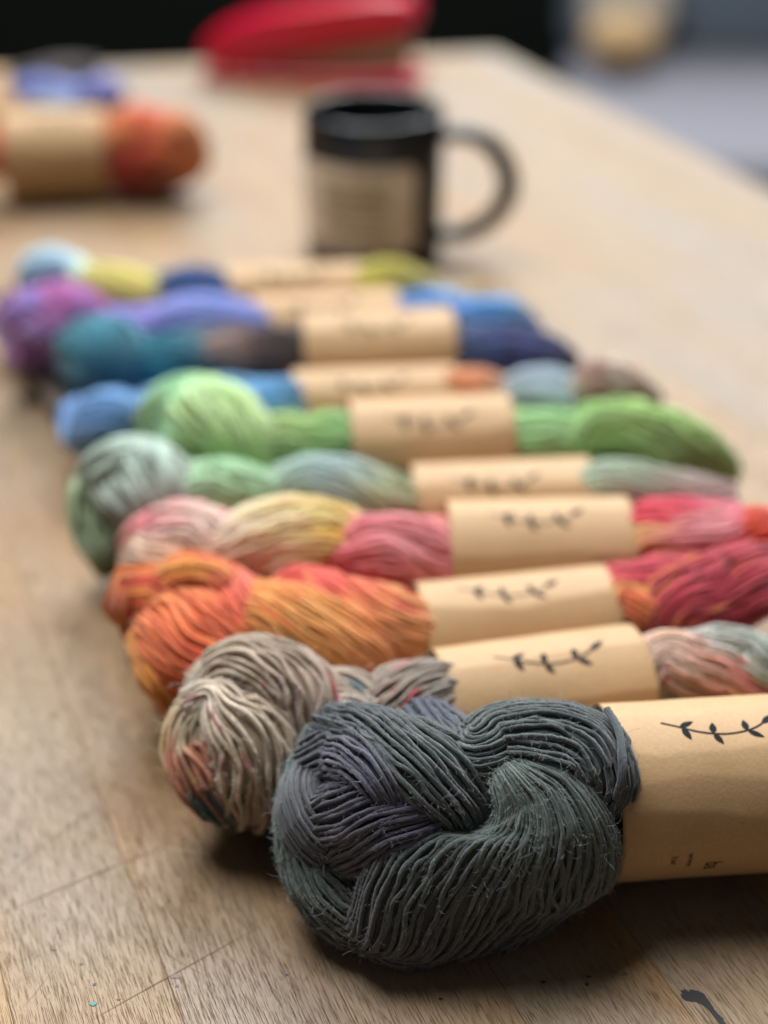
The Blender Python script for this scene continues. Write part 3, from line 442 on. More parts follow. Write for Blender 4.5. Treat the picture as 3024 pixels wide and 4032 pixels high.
    {'p':[[-96.0,-2.5,-4.3,9.8,8.2],[-81.7,-6.4,-4.0,11.2,9.4],[-67.4,-9.5,-0.6,12.3,10.4],[-53.1,-8.6,4.0,12.9,10.9],[-38.9,-5.7,7.6,12.9,10.9],[-24.6,-1.4,9.4,12.3,10.4],[-10.3,3.2,8.9,11.2,9.4],[4.0,7.1,6.4,9.8,8.2]],'c':['#6c9ace','#5a90b8','#4f84a8','#5a90c0'],'yr':1.2,'amp':1.2,'seed':230},
  ]),
  'S8': dict(frame=[[-0.0404,0.7031,0.028],5.51,74.8,25.5],strands=[
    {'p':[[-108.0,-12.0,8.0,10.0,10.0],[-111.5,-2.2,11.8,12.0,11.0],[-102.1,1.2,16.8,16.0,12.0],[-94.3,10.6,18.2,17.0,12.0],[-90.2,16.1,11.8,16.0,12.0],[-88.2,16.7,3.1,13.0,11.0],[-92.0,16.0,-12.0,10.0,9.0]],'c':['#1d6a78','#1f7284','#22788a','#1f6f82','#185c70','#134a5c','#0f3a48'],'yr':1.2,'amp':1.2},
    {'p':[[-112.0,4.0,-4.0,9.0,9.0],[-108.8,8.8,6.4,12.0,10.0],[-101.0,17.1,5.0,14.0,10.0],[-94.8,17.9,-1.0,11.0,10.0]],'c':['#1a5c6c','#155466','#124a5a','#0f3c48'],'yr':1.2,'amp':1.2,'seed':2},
    {'p':[[-96.0,0.0,8.0,8.0,8.0],[-80.9,12.7,12.7,10.0,9.0],[-68.9,13.8,12.9,12.0,9.0],[-58.0,13.2,12.3,11.0,9.0],[-47.2,13.8,9.9,9.0,8.0]],'c':['#1d6070','#1f6c80','#24788c','#226a7c','#4a5a60'],'yr':1.2,'amp':1.05,'seed':3},
    {'p':[[-49.4,11.9,10.6,8.0,8.0],[-39.3,12.2,13.2,9.0,8.0],[-28.3,13.2,12.2,12.0,9.0],[-16.2,12.7,11.3,14.0,10.0],[-2.9,12.4,10.1,13.0,9.0],[12.0,4.0,6.0,11.0,9.0]],'c':['#8a7068','#8a6c62','#4f3a38','#3a2a2a','#322424','#2c2020'],'yr':1.2,'amp':1.05,'seed':4},
    {'p':[[-100.0,0.0,-2.0,13.0,13.0],[-50.0,0.0,-2.0,16.0,16.0],[0.0,0.0,-1.0,20.0,20.0],[70.0,0.0,-1.0,20.0,20.0],[110.0,0.0,-2.0,13.0,13.0]],'c':['#1a4a58','#2c3550'],'yr':1.4,'amp':0.75,'seed':7},
    {'p':[[66.0,2.0,6.0,10.0,9.0],[83.0,13.7,8.3,13.0,10.0],[97.5,14.8,10.1,13.0,10.0],[112.1,15.4,9.2,12.0,10.0],[125.3,16.9,5.9,9.0,8.0],[134.2,15.9,1.9,6.0,6.0]],'c':['#2f5068','#34506a','#3f4c80','#424a86','#343c70','#302a48'],'yr':1.2,'amp':1.05,'seed':5,'sp':[('#2a2838',0.12)]},
    {'p':[[-104.0,10.0,-8.0,6.0,6.0],[-130.9,-52.3,-14.0,6.0,6.0],[-133.5,-39.4,-16.0,6.0,6.0],[-128.5,-19.4,-20.0,5.0,5.0],[-121.1,0.7,-21.0,5.0,5.0]],'c':['#8f9494','#a8a8a4','#a09a94','#7a6a5c','#5c4a3e'],'yr':1.2,'amp':1.05,'seed':8},
    {'p':[[-108.0,2.5,4.3,9.8,8.2],[-92.0,6.4,4.0,11.2,9.4],[-76.0,9.5,0.6,12.3,10.4],[-60.0,8.6,-4.0,12.9,10.9],[-44.0,5.7,-7.6,12.9,10.9],[-28.0,1.4,-9.4,12.3,10.4],[-12.0,-3.2,-8.9,11.2,9.4],[4.0,-7.1,-6.4,9.8,8.2]],'c':['#1f6f82','#1f6c80','#6a5450','#322424'],'yr':1.2,'amp':1.2,'seed':50},
    {'p':[[-108.0,-2.5,-4.3,9.8,8.2],[-92.0,-6.4,-4.0,11.2,9.4],[-76.0,-9.5,-0.6,12.3,10.4],[-60.0,-8.6,4.0,12.9,10.9],[-44.0,-5.7,7.6,12.9,10.9],[-28.0,-1.4,9.4,12.3,10.4],[-12.0,3.2,8.9,11.2,9.4],[4.0,7.1,6.4,9.8,8.2]],'c':['#1f6f82','#1f6c80','#6a5450','#322424'],'yr':1.2,'amp':1.2,'seed':230},
  ]),
  'S9': dict(frame=[[-0.0679,0.7418,0.025],7.27,76.4,22.0],strands=[
    {'p':[[-118.0,-10.0,6.0,9.0,9.0],[-117.1,-3.7,16.6,12.0,11.0],[-107.6,-5.8,19.8,16.0,12.0],[-96.6,-1.9,22.7,16.0,12.0],[-87.5,3.1,21.7,14.0,11.0],[-78.8,5.8,17.0,10.0,10.0]],'c':['#8a5a94','#8a64a8','#8f74b8','#a05a9c','#a8548f','#7f5488'],'yr':1.2,'amp':1.2,'sp':[('#b0508c',0.12),('#7c70b8',0.15)]},
    {'p':[[-122.0,6.0,-6.0,9.0,9.0],[-113.5,-2.0,9.9,12.0,10.0],[-102.7,9.6,14.9,13.0,10.0],[-92.6,11.1,14.1,11.0,10.0]],'c':['#8a5080','#80588c','#7c5c94','#6c5480'],'yr':1.2,'amp':1.2,'seed':2,'sp':[('#a85a94',0.12)]},
    {'p':[[-96.0,0.0,6.0,8.0,8.0],[-72.1,9.2,15.4,9.0,9.0],[-60.9,11.7,13.6,10.0,9.0],[-49.6,13.0,12.4,9.0,8.0]],'c':['#7a66b0','#8070bc','#8a7cc0','#7a74b0'],'yr':1.2,'amp':1.05,'seed':3},
    {'p':[[-54.2,13.5,11.9,8.0,8.0],[-39.9,10.0,16.1,12.0,10.0],[-24.9,10.7,16.9,14.0,10.0],[-10.2,12.0,14.6,13.0,9.0],[1.3,11.7,12.3,11.0,8.0],[12.0,2.0,6.0,10.0,8.0]],'c':['#7a74b4','#7f86c4','#8494d2','#7f8ccc','#7480c0','#6468a4'],'yr':1.2,'amp':1.05,'seed':4},
    {'p':[[-100.0,0.0,-2.0,13.0,13.0],[-50.0,0.0,-2.0,16.0,16.0],[0.0,0.0,-1.0,17.0,17.0],[70.0,0.0,-1.0,17.0,17.0],[110.0,0.0,-1.0,12.0,12.0],[140.0,0.0,-2.0,9.0,9.0]],'c':['#6a64a0','#4f80c0'],'yr':1.4,'amp':0.75,'seed':7},
    {'p':[[64.0,0.0,8.0,9.0,8.0],[84.4,8.1,14.9,10.0,9.0],[97.0,9.4,14.1,11.0,9.0],[109.3,12.3,10.3,10.0,9.0]],'c':['#4f86cc','#5a94da','#66a0e0','#5a90d0'],'yr':1.2,'amp':1.05,'seed':5},
    {'p':[[102.3,14.8,8.1,9.0,9.0],[113.9,15.5,10.8,11.0,9.0],[125.8,16.6,10.9,12.0,9.0],[134.6,14.5,7.6,11.0,9.0],[146.7,5.4,-1.9,7.0,7.0]],'c':['#5a98dc','#66a8e6','#74b8ee','#6cb0ea','#5888c0'],'yr':1.2,'amp':1.05,'seed':6},
    {'p':[[-125.3,-61.4,5.0,9.0,9.0],[-133.3,-53.7,-5.0,8.0,8.0],[-125.0,-31.1,-12.0,8.0,7.0],[-109.9,-0.2,-15.0,7.0,6.0],[-100.8,19.2,-17.0,6.0,6.0]],'c':['#7a5080','#664a70','#5c4560','#584058','#503a50'],'yr':1.2,'amp':1.2,'seed':8},
    {'p':[[-111.0,2.5,4.3,9.8,8.2],[-94.6,6.4,4.0,11.2,9.4],[-78.1,9.5,0.6,12.3,10.4],[-61.7,8.6,-4.0,12.9,10.9],[-45.3,5.7,-7.6,12.9,10.9],[-28.9,1.4,-9.4,12.3,10.4],[-12.4,-3.2,-8.9,11.2,9.4],[4.0,-7.1,-6.4,9.8,8.2]],'c':['#8f64a8','#806cb8','#7f86c4','#7480c0'],'yr':1.2,'amp':1.2,'seed':50},
    {'p':[[-111.0,-2.5,-4.3,9.8,8.2],[-94.6,-6.4,-4.0,11.2,9.4],[-78.1,-9.5,-0.6,12.3,10.4],[-61.7,-8.6,4.0,12.9,10.9],[-45.3,-5.7,7.6,12.9,10.9],[-28.9,-1.4,9.4,12.3,10.4],[-12.4,3.2,8.9,11.2,9.4],[4.0,7.1,6.4,9.8,8.2]],'c':['#8f64a8','#806cb8','#7f86c4','#7480c0'],'yr':1.2,'amp':1.2,'seed':230},
  ]),
  'S10': dict(frame=[[-0.0859,0.7872,0.024],4.34,74.3,22.5],strands=[
    {'p':[[-102.0,-8.0,4.0,9.0,9.0],[-103.0,-4.5,21.4,12.0,10.0],[-93.3,-6.3,23.1,14.0,11.0],[-84.5,-6.9,19.6,13.0,10.0],[-74.7,3.5,16.6,9.0,9.0]],'c':['#8ab0c4','#9cc4d6','#b0d4e2','#a8ccda','#a8b890'],'yr':1.3,'amp':1.05},
    {'p':[[-80.1,0.4,17.0,8.0,8.0],[-67.1,4.8,18.4,11.0,9.0],[-53.5,9.5,16.4,12.0,9.0],[-40.4,11.0,12.9,10.0,9.0],[-29.8,12.3,10.1,7.0,7.0]],'c':['#b8b878','#cfc25c','#d2c458','#c8b850','#a8a060'],'yr':1.3,'amp':1.05,'seed':2},
    {'p':[[-39.3,9.8,12.6,8.0,8.0],[-26.9,9.1,15.5,11.0,9.0],[-15.9,9.3,16.5,12.0,9.0],[-3.9,9.0,14.4,11.0,8.0],[10.0,0.0,6.0,10.0,8.0]],'c':['#5a6468','#34507c','#304c7c','#34507a','#4f6478'],'yr':1.3,'amp':1.05,'seed':3},
    {'p':[[-90.0,0.0,-2.0,12.0,12.0],[-50.0,0.0,-2.0,15.0,15.0],[0.0,0.0,-1.0,17.0,17.0],[70.0,0.0,-1.0,17.0,17.0],[110.0,0.0,-2.0,11.0,11.0],[140.0,0.0,-3.0,8.0,8.0]],'c':['#7a8a70','#8a8450'],'yr':1.4,'amp':0.75,'seed':7},
    {'p':[[64.0,0.0,6.0,9.0,8.0],[77.8,8.8,15.6,11.0,9.0],[89.8,9.1,16.7,12.0,9.0],[101.9,9.3,14.2,10.0,9.0],[112.5,11.1,11.4,7.0,7.0]],'c':['#a8a044','#b0a83c','#b2a840','#aa9c40','#9a8a50'],'yr':1.3,'amp':1.05,'seed':4},
    {'p':[[106.0,2.0,-2.0,8.0,7.0],[122.0,2.0,0.0,8.0,7.0],[133.6,13.3,7.3,7.0,7.0],[148.0,0.0,-4.0,6.0,6.0]],'c':['#9a8a50','#8f9a90','#b09060','#a88c60'],'yr':1.3,'amp':0.9,'seed':5},
    {'p':[[-98.0,2.5,4.3,9.8,8.2],[-83.4,6.4,4.0,11.2,9.4],[-68.9,9.5,0.6,12.3,10.4],[-54.3,8.6,-4.0,12.9,10.9],[-39.7,5.7,-7.6,12.9,10.9],[-25.1,1.4,-9.4,12.3,10.4],[-10.6,-3.2,-8.9,11.2,9.4],[4.0,-7.1,-6.4,9.8,8.2]],'c':['#a8ccda','#cfc25c','#8a8a60','#34507c'],'yr':1.2,'amp':1.2,'seed':50},
    {'p':[[-98.0,-2.5,-4.3,9.8,8.2],[-83.4,-6.4,-4.0,11.2,9.4],[-68.9,-9.5,-0.6,12.3,10.4],[-54.3,-8.6,4.0,12.9,10.9],[-39.7,-5.7,7.6,12.9,10.9],[-25.1,-1.4,9.4,12.3,10.4],[-10.6,3.2,8.9,11.2,9.4],[4.0,7.1,6.4,9.8,8.2]],'c':['#a8ccda','#cfc25c','#8a8a60','#34507c'],'yr':1.2,'amp':1.2,'seed':230},
  ]),
  'S11': dict(frame=[[-0.2603,1.0401,0.031],7.73,68.4,30.0],strands=[
    {'p':[[-50.0,6.0,0.0,10.0,10.0],[-30.0,10.0,8.0,14.0,12.0],[-8.0,4.0,4.0,17.0,15.0],[10.0,0.0,2.0,18.0,16.0]],'c':['#7a2018','#8a2818','#a03a20','#a84a28'],'yr':1.6,'amp':0.6},
    {'p':[[0.0,0.0,0.0,24.0,24.0],[66.0,0.0,0.0,24.0,24.0]],'c':['#8a3a20','#8a3a20'],'yr':1.8,'amp':0.4,'seed':2},
    {'p':[[62.0,-2.0,10.0,13.0,11.0],[76.5,13.6,17.3,15.0,12.0],[90.6,13.3,20.0,16.0,13.0],[104.1,15.1,17.3,14.0,12.0],[110.8,18.0,8.7,10.0,10.0]],'c':['#e08c44','#ea9448','#e07c48','#cc5c38','#a83c24'],'yr':1.6,'amp':1.2,'seed':3,'sp':[('#b84428',0.08)]},
    {'p':[[84.0,0.0,10.0,9.0,9.0],[105.0,19.2,12.6,11.0,10.0],[113.1,15.3,18.4,13.0,12.0],[122.3,12.1,15.2,14.0,12.0],[128.1,11.0,3.8,13.0,12.0],[126.2,13.7,-7.5,12.0,11.0],[114.0,14.0,-16.0,10.0,9.0]],'c':['#b84c2c','#cc6440','#dc7c48','#e08a4c','#d8803c','#b8682c','#8a4a1c'],'yr':1.6,'amp':1.2,'seed':6},
    {'p':[[60.0,14.0,-10.0,12.0,10.0],[83.8,20.8,2.0,15.0,12.0],[98.1,20.2,5.5,15.0,12.0],[111.1,20.6,3.2,13.0,12.0],[118.4,19.7,-6.4,10.0,10.0]],'c':['#6f1414','#7a1814','#8c2a1c','#a84c28','#a0582a'],'yr':1.6,'amp':1.0,'seed':4},
    {'p':[[60.0,4.0,-16.0,12.0,10.0],[84.0,6.0,-19.0,13.0,11.0],[106.0,6.0,-19.0,12.0,11.0],[122.0,2.0,-17.0,9.0,9.0]],'c':['#5c1410','#6c2412','#7a3a18','#7a4a20'],'yr':1.6,'amp':0.9,'seed':9},
    {'p':[[58.0,12.0,-16.0,10.0,9.0],[88.8,22.3,-8.8,11.0,9.0],[104.4,22.6,-8.0,10.0,9.0],[104.0,12.0,-20.0,9.0,8.0]],'c':['#5c0f10','#701214','#6a2a14','#6a3a18'],'yr':1.6,'amp':0.7,'seed':5},
  ]),
  'S13': dict(frame=[[-0.3509,1.2002,0.025],5.45,60.0,24.0],strands=[
    {'p':[[-40.0,0.0,0.0,16.0,15.0],[10.0,0.0,0.0,20.0,18.0],[60.0,0.0,0.0,18.0,17.0],[110.0,0.0,-2.0,12.0,12.0]],'c':['#4a4440','#544c48'],'yr':1.8,'amp':0.6,'seed':2},
    {'p':[[61.2,7.9,12.7,13.0,11.0],[85.8,3.5,16.6,14.0,12.0],[108.2,-5.1,18.0,15.0,12.0],[127.8,-5.9,16.5,11.0,10.0]],'c':['#4c4644','#5a5250','#625856','#544c4a'],'yr':1.8,'amp':0.8},
  ]),
  'S12': dict(frame=[[-0.3023,1.1321,0.027],6.17,60.3,26.0],strands=[
    {'p':[[52.0,0.0,6.0,12.0,11.0],[40.7,4.8,15.2,14.0,12.0],[59.1,6.7,14.5,14.0,12.0],[77.2,9.5,14.1,11.0,10.0]],'c':['#8fb0bc','#93a8c4','#9cb4c4','#a0b4c0'],'yr':1.7,'amp':0.6},
    {'p':[[31.4,6.2,20.0,12.0,11.0],[47.5,-0.6,23.0,15.0,12.0],[63.9,0.9,20.0,13.0,11.0],[79.2,10.2,17.2,10.0,10.0]],'c':['#5a649c','#5c68a8','#6c78b0','#7484b8'],'yr':1.7,'amp':0.6,'seed':2},
    {'p':[[77.3,6.5,16.8,10.0,10.0],[89.9,4.0,20.5,14.0,12.0],[98.1,-5.5,19.6,14.0,12.0],[107.9,-4.3,13.3,10.0,9.0]],'c':['#6a70a0','#6468a4','#6c70ac','#6c6c9c'],'yr':1.7,'amp':0.6,'seed':3},
    {'p':[[-60.0,0.0,0.0,18.0,18.0],[0.0,0.0,0.0,22.0,20.0],[60.0,0.0,0.0,21.0,20.0],[100.0,0.0,-2.0,12.0,12.0]],'c':['#7a90a8','#6a74a0'],'yr':1.9,'amp':0.4,'seed':4},
  ]),
}
SPRIGS = {'S1': [15.6, 3.6], 'S2': [18.4, 3.8, 57.1, 5.5], 'S3': [13.9, -2.4, 51.5, 8.2], 'S4': [15.2, 8.3, 52.1, 8.8], 'S5': [15.6, 17.5, 52.4, 18.9],
          'S6': [15.3, 19.6, 53.7, 22.1], 'S7': [16, 16, 54, 18], 'S8': [16, 14, 54, 15], 'S9': [16, 16, 54, 17], 'S10': [16, 16, 54, 17], 'S11': [15, 10, 53, 10], 'S12': [11, 10, 48, 10], 'S13': [11, 10, 48, 10]}
LABELS = {
 'S1': 'charcoal grey green skein in sharp focus, nearest the viewer',
 'S2': 'cream and taupe speckled skein directly behind the charcoal one',
 'S3': 'bright orange and red twisted skein behind the cream speckled one',
 'S4': 'pink and pale yellow skein between the orange and sage green ones',
 'S5': 'sage and mint grey green skein with a loop drooping at its left end',
 'S6': 'fresh light green skein with a big round left end',
 'S7': 'variegated blue, rust and brown skein just behind the light green one',
 'S8': 'dark teal, brown and navy skein in the blurred middle of the row',
 'S9': 'purple, periwinkle and bright blue skein, second from the mug',
 'S10': 'pale blue, yellow and navy skein lying closest to the black mug',
 'S11': 'orange and dark red skein lying apart at the far left',
  'S13': 'dark grey brown skein farthest back at the left edge',
 'S12': 'periwinkle blue skein behind the orange one at the far left',
}
QUAL = {'S1': dict(step=1.0, sides=7, ds=.2, ck=1.0, gapk=1.13, lump=.06), 'S2': dict(step=1.7, sides=6, ck=1.12, tint=(1.08, 1, .9), lump=.04, gapk=1.08), 'S3': dict(step=2.6, sides=6, ck=1.65), 'S4': dict(step=3, sides=5, tw=30, gapk=.98, ck=1.7), 'S5': dict(step=3, sides=5, tw=30, gapk=1.1, ck=1.3, ds=.05), 'S6': dict(step=3, sides=5, tw=30, gapk=1.1, ck=1.55, ds=.05)}
CK = {'S7': 1.6, 'S8': 1.45, 'S9': 1.7, 'S10': 1.5, 'S11': 2.3, 'S12': 1.6, 'S13': 1.2}
for key, sk in SKEINS.items():
    (O, yaw, L, r) = sk['frame']; st = sk['strands']
    q = QUAL.get(key) or dict(step=4, sides=5, tw=35, gapk=1.1, ck=CK.get(key, 1.2), ds=.08)
    root = empty('yarn_skein', (O[0], O[1], 0), R(yaw))
    tag(root, LABELS[key], 'yarn skein', 'skeins in the row' if key not in ('S11', 'S12', 'S13') else 'skeins at the far left')
    zc = O[2] * 1000
    xs = [p[0] for s in st for p in s['p']]; cap = (min(xs) + 20, max(xs) - 20)
    smp = []
    for s in st:
        me, P, Nn, cc = strand_mesh(s, cap, 0, q, zc)
        # the guides have y towards the viewer; the object's y points away
        co = np.empty(len(me.vertices) * 3, np.float32); me.vertices.foreach_get('co', co); co = co.reshape(-1, 3); co[:, 1] *= -1; co[:, 2] += O[2]
        me.vertices.foreach_set('co', co.ravel()); me.flip_normals(); me.update()
        link('strand', me, YARN, root)
        P = P * [1, -1, 1] + [0, 0, zc]; smp.append((P, Nn * [1, -1, 1], cc))
    if key in ('S1', 'S2', 'S3'):
        n = {'S1': 30000, 'S2': 8000, 'S3': 1500}[key]
        tag(link('stray_fibres', fuzz_mesh(smp[:6], n, 5), YARN, root), kind='stuff')
    if key == 'S1':
        tag(link('stray_fibres', fuzz_mesh(smp[:5], 130, 9, (.05, .08), 2.6), YARN, root), kind='stuff')
    folds = [-176, -140, -104, -66, -34, -6, 24, 47, 66, 100, 140] if key == 'S1' else None
    band = Band(r, L, sum(map(ord, key)), folds)
    lb = link('label_band', band.mesh(), PAPER, root); lb.location.z = O[2]
    link('printed_sprig', sprig_mesh(band, *SPRIGS[key]), INK, lb)
    if key == 'S1':
        for txt, sz, x, al, mt, sy in (('har', 3.1, 15.5, 96, FAINT, 1), ('www.', 3.1, 20.5, 94, FAINT, 1), ('ba', 5.2, 26.5, 104, INK, 1.5)):
            link('printed_lettering', text_on_band(band, txt, sz, x, al, sy=sy), mt, lb, smooth=False)

# ------------------------------------------------------------------ table
G = np.array([-math.sin(R(22)), math.cos(R(22))]); PX = np.array([math.cos(R(22)), math.sin(R(22))])
tb = empty('wooden_table', (0, .7, -.75))
tag(tb, 'worn pale wooden table of glued staves that carries all the skeins', 'table')
back_p, back_d = np.array([.101, 1.473]), np.array([-.448, -.075])
right_edge, wst, gap = .654, .0455, .00015
rng = np.random.default_rng(11); k = 0; p1 = right_edge
while p1 > -.34:
    p0 = p1 - wst
    def ends(p):                                        # far end: where this line of grain meets the back edge
        A = np.array([[G[0], -back_d[0]], [G[1], -back_d[1]]]); g, _ = np.linalg.solve(A, back_p - p * PX); return g
    g0 = -.12; bv = .00025
    w = wst - gap; pc = (p0 + p1) / 2
    gl = [(p0 + gap / 2, ends(p0)), (p1 - gap / 2, ends(p1))]
    top = 0.0; dz = rng.uniform(-.00012, 0)
    a0, a1 = -w / 2, w / 2; gm = .5
    prof = [(a0, -.032), (a0, dz - bv * .5), (a0 + bv, dz), (a1 - bv, dz), (a1, dz - bv * .5), (a1, -.032)]
    if k == 0: prof = [(a0, -.032), (a0, dz - bv * .5), (a0 + bv, dz), (a1 - .004, dz), (a1 - .0012, dz - .0012), (a1, dz - .004), (a1, -.032)]
    V = [];
    for e in (0, 1):
        for (x, z) in prof:
            ge = (g0 if e == 0 else gl[0][1] + (gl[1][1] - gl[0][1]) * (x - a0) / w) - gm
            V.append((x, ge, z))
    n = len(prof); F = [tuple(range(n)), tuple(range(2 * n - 1, n - 1, -1))] + [(i, i + n, (i + 1) % n + n, (i + 1) % n) for i in range(n)]
    me = pymesh('plank', V, F); bm = bmesh.new(); bm.from_mesh(me); bmesh.ops.recalc_face_normals(bm, faces=bm.faces); bm.to_mesh(me); bm.free()
    o = link('plank', me, WOOD, tb, smooth=False)
    c = pc * PX + gm * G
    o.location = (c[0], c[1] - .7, .75); o.rotation_euler = (0, 0, R(22))
    p1 = p0; k += 1
for (x, y) in ((.22, 1.05), (.05, 1.36), (-.5, 1.25), (.42, .32)):
    me = pymesh('leg', [(a * s, b * s, z) for z, s in ((0, .8), (.718, 1)) for a, b in ((-.03, -.03), (.03, -.03), (.03, .03), (-.03, .03))], [(0, 3, 2, 1), (4, 5, 6, 7)] + [(i, (i + 1) % 4, (i + 1) % 4 + 4, i + 4) for i in range(4)])
    o = link('leg', me, WOOD, tb, smooth=False); o.location = (x, y - .7, 0); o.rotation_euler = (0, 0, R(22))
# marks on the wood: paint blots, specks and knife scratches
def blot(name, x, y, pts, hexc, z=.00012, rgh=.5):
    rg = np.random.default_rng(int(abs(x * 9999) + abs(y * 777)))
    P = catmull(np.c_[np.array(pts + [pts[0]], float), np.zeros(len(pts) + 1)], 70)[:-1, :2]
    P = P * (1 + rg.normal(0, .05, (len(P), 1)))
    me = pymesh(name, [(p[0], p[1], 0) for p in P], [tuple(range(len(P)))])
    m = bpy.data.materials.get('mark_' + hexc) or mat_plain('mark_' + hexc, hexc, rgh, .4, bscale=900)
    o = link(name, me, m, tb, smooth=False); o.location = (x, y - .7, .75 + z)
mm = .001
def pxw(x, y):                                          # table point seen at a place of the 1659 x 2212 picture (used once to set the marks out)
    f = 3318; d = np.array([x - 829.5, f * math.cos(R(30)) + (1106 - y) * math.sin(R(30)), -f * math.sin(R(30)) + (1106 - y) * math.cos(R(30))])
    return d[:2] * (.348 / -d[2])
bl = [pxw(*p) for p in ((1470, 2142), (1492, 2138), (1518, 2146), (1534, 2166), (1548, 2186), (1560, 2200), (1575, 2225), (1566, 2226), (1548, 2204), (1530, 2182), (1508, 2166), (1478, 2160))]
c0 = np.mean(bl, 0); blot('paint_stain', c0[0], c0[1], [tuple(b - c0) for b in bl], '#2b292a', rgh=.75)
for (x, y, s, hx) in ((204, 2126, 4, '#30384f'), (202, 2168, 8, '#3d7474'), (382, 2131, 4, '#333a52'), (378, 2110, 9, '#6a5a52'), (355, 2088, 3, '#4a3a30'), (620, 2106, 4, '#2c3450'), (37, 1846, 6, '#5a5668'), (186, 1793, 7, '#8a7464'), (1174, 2122, 5, '#231c18'), (1268, 2126, 5, '#231a16'), (1272, 2110, 5, '#2c211a'), (953, 2158, 5, '#3a2a20'), (175, 2082, 4, '#55483e'), (256, 2158, 4, '#5a4638'), (117, 2050, 5, '#6a5546'), (96, 1976, 4, '#7a6450'), (1350, 2104, 6, '#6a4c34'), (150, 1985, 3, '#6a5546')):
    p = pxw(x, y); s = s * .00014; rg = np.random.default_rng(int(x + y))
    blot('paint_speck', p[0], p[1], [(s * rg.uniform(.6, 1.4) * math.cos(a), s * rg.uniform(.45, 1.0) * math.sin(a)) for a in np.linspace(0, 6.28, 9)[:-1]], hx)
for (xa, ya, xb, yb, wd, hx) in ((0, 1900, 270, 1700, .22, '#7d6146'), (0, 1975, 400, 1812, .30, '#6f5238'), (190, 2212, 560, 1998, .26, '#6f5238'), (265, 1738, 190, 1790, .16, '#7d6146'), (330, 2040, 470, 2120, .14, '#8a6c50'), (350, 1828, 480, 1850, .2, '#d8c2a0'), (520, 2000, 700, 1930, .14, '#8c6e52'), (960, 2150, 1140, 2040, .14, '#a88460'), (640, 2130, 720, 2060, .12, '#8a6a4a'), (1060, 2120, 1300, 1990, .12, '#8a6440'), (120, 2080, 40, 2190, .10, '#7d6146')):
    a, b = pxw(xa, ya), pxw(xb, yb); c = (a + b) / 2; d = b - a; nn = np.array([-d[1], d[0]]) / np.linalg.norm(d)
    t = np.linspace(0, 1, 12); rg = np.random.default_rng(int(xa + yb)); V = []
    for q in t:
        p = a + d * q - c + nn * .0006 * math.sin(q * 3 + xa); w_ = wd * .00045 * (.25 + math.sin(math.pi * q)) * rg.uniform(.7, 1.2)
        V += [(*(p + nn * w_), 0), (*(p - nn * w_), 0)]
    me = pymesh('scratch', V, [(2 * i, 2 * i + 1, 2 * i + 3, 2 * i + 2) for i in range(11)])
    m = bpy.data.materials.get('mark_' + hx) or mat_plain('mark_' + hx, hx, .6, .3, bscale=900)
    o = link('scratch', me, m, tb, smooth=False); o.location = (c[0], c[1] - .7, .75 + .00014)

# ------------------------------------------------------------------ black mug with kraft label
def lathe(name, prof, n=64):
    V = [(r * math.cos(a), r * math.sin(a), z) for r, z in prof for a in np.arange(n) * 2 * math.pi / n]
    F = [(i * n + j, i * n + (j + 1) % n, (i + 1) * n + (j + 1) % n, (i + 1) * n + j) for i in range(len(prof) - 1) for j in range(n)]
    F += [tuple(range(n))[::-1]]; return pymesh(name, V, F)
def tube_mesh(name, pts, ra, rb, n=14, samples=36):
    P = catmull(np.array(pts, float), samples); T = unit(np.gradient(P, axis=0)); B = np.tile(np.array([0., 1, 0]), (samples, 1)); N = unit(np.cross(B, T))
    V = [P[i] + ra * math.cos(a) * N[i] + rb * math.sin(a) * B[i] for i in range(samples) for a in np.arange(n) * 2 * math.pi / n]
    F = [(i * n + j, i * n + (j + 1) % n, (i + 1) * n + (j + 1) % n, (i + 1) * n + j) for i in range(samples - 1) for j in range(n)]
    return pymesh(name, V, F)
BLACK = mat_plain('black_glaze', '#121316', .28, .5, bscale=40)
mug = empty('black_mug', (-.0065, .934, 0)); MS = (1.13, 1.10, .95); tag(mug, 'glossy black mug with a kraft paper label on its side', 'mug')
link('mug_body', lathe('mug_body', [(.0335, 0), (.0365, .0012), (.0382, .004), (.0385, .05), (.0386, .0955), (.0381, .0975), (.0370, .0985), (.0358, .0975), (.0352, .094), (.0350, .05), (.0345, .009), (.03, .005), (.0005, .0045)]), BLACK, mug)
hd = link('handle', tube_mesh('handle', [(.0365, 0, .083), (.050, 0, .084), (.064, 0, .077), (.0735, 0, .060), (.0735, 0, .043), (.064, 0, .026), (.050, 0, .0175), (.0365, 0, .0165)], .0058, .0065), BLACK, mug)
hd.rotation_euler = (0, 0, R(-8))
def patch(name, a0, a1, z0, z1, rr, rc=.006, n=40):
    V = []; F = []
    for i in range(n + 1):
        a = a0 + (a1 - a0) * i / n; e = min(i, n - i) / n * R(a1 - a0) * rr
        c = rc - math.sqrt(max(0, rc**2 - max(0, rc - e)**2)) if e < rc else 0
        for z in (z0 + c, z1 - c): V.append((rr * math.sin(R(a)), -rr * math.cos(R(a)), z))
    F = [(2 * i, 2 * i + 2, 2 * i + 3, 2 * i + 1) for i in range(n)]; return pymesh(name, V, F)
pl = link('paper_label', patch('paper_label', -72, 36, .017, .072, .0388), mat_paper('mug_label_paper', '#e6d6c6'), mug)
GR = mat_plain('grey_print', '#a08c74', .7, .2)
for z, a0, a1, hh in ((.060, -46, 14, .0022), (.0525, -42, 10, .0014), (.047, -48, 14, .0026), (.0415, -40, 8, .0014), (.032, -44, 14, .0026), (.0265, -38, 6, .0014)):
    link('printed_line', patch('printed_line', a0, a1, z - hh, z + hh, .03895, .0006), GR, pl)

for o in mug.children: o.scale = MS
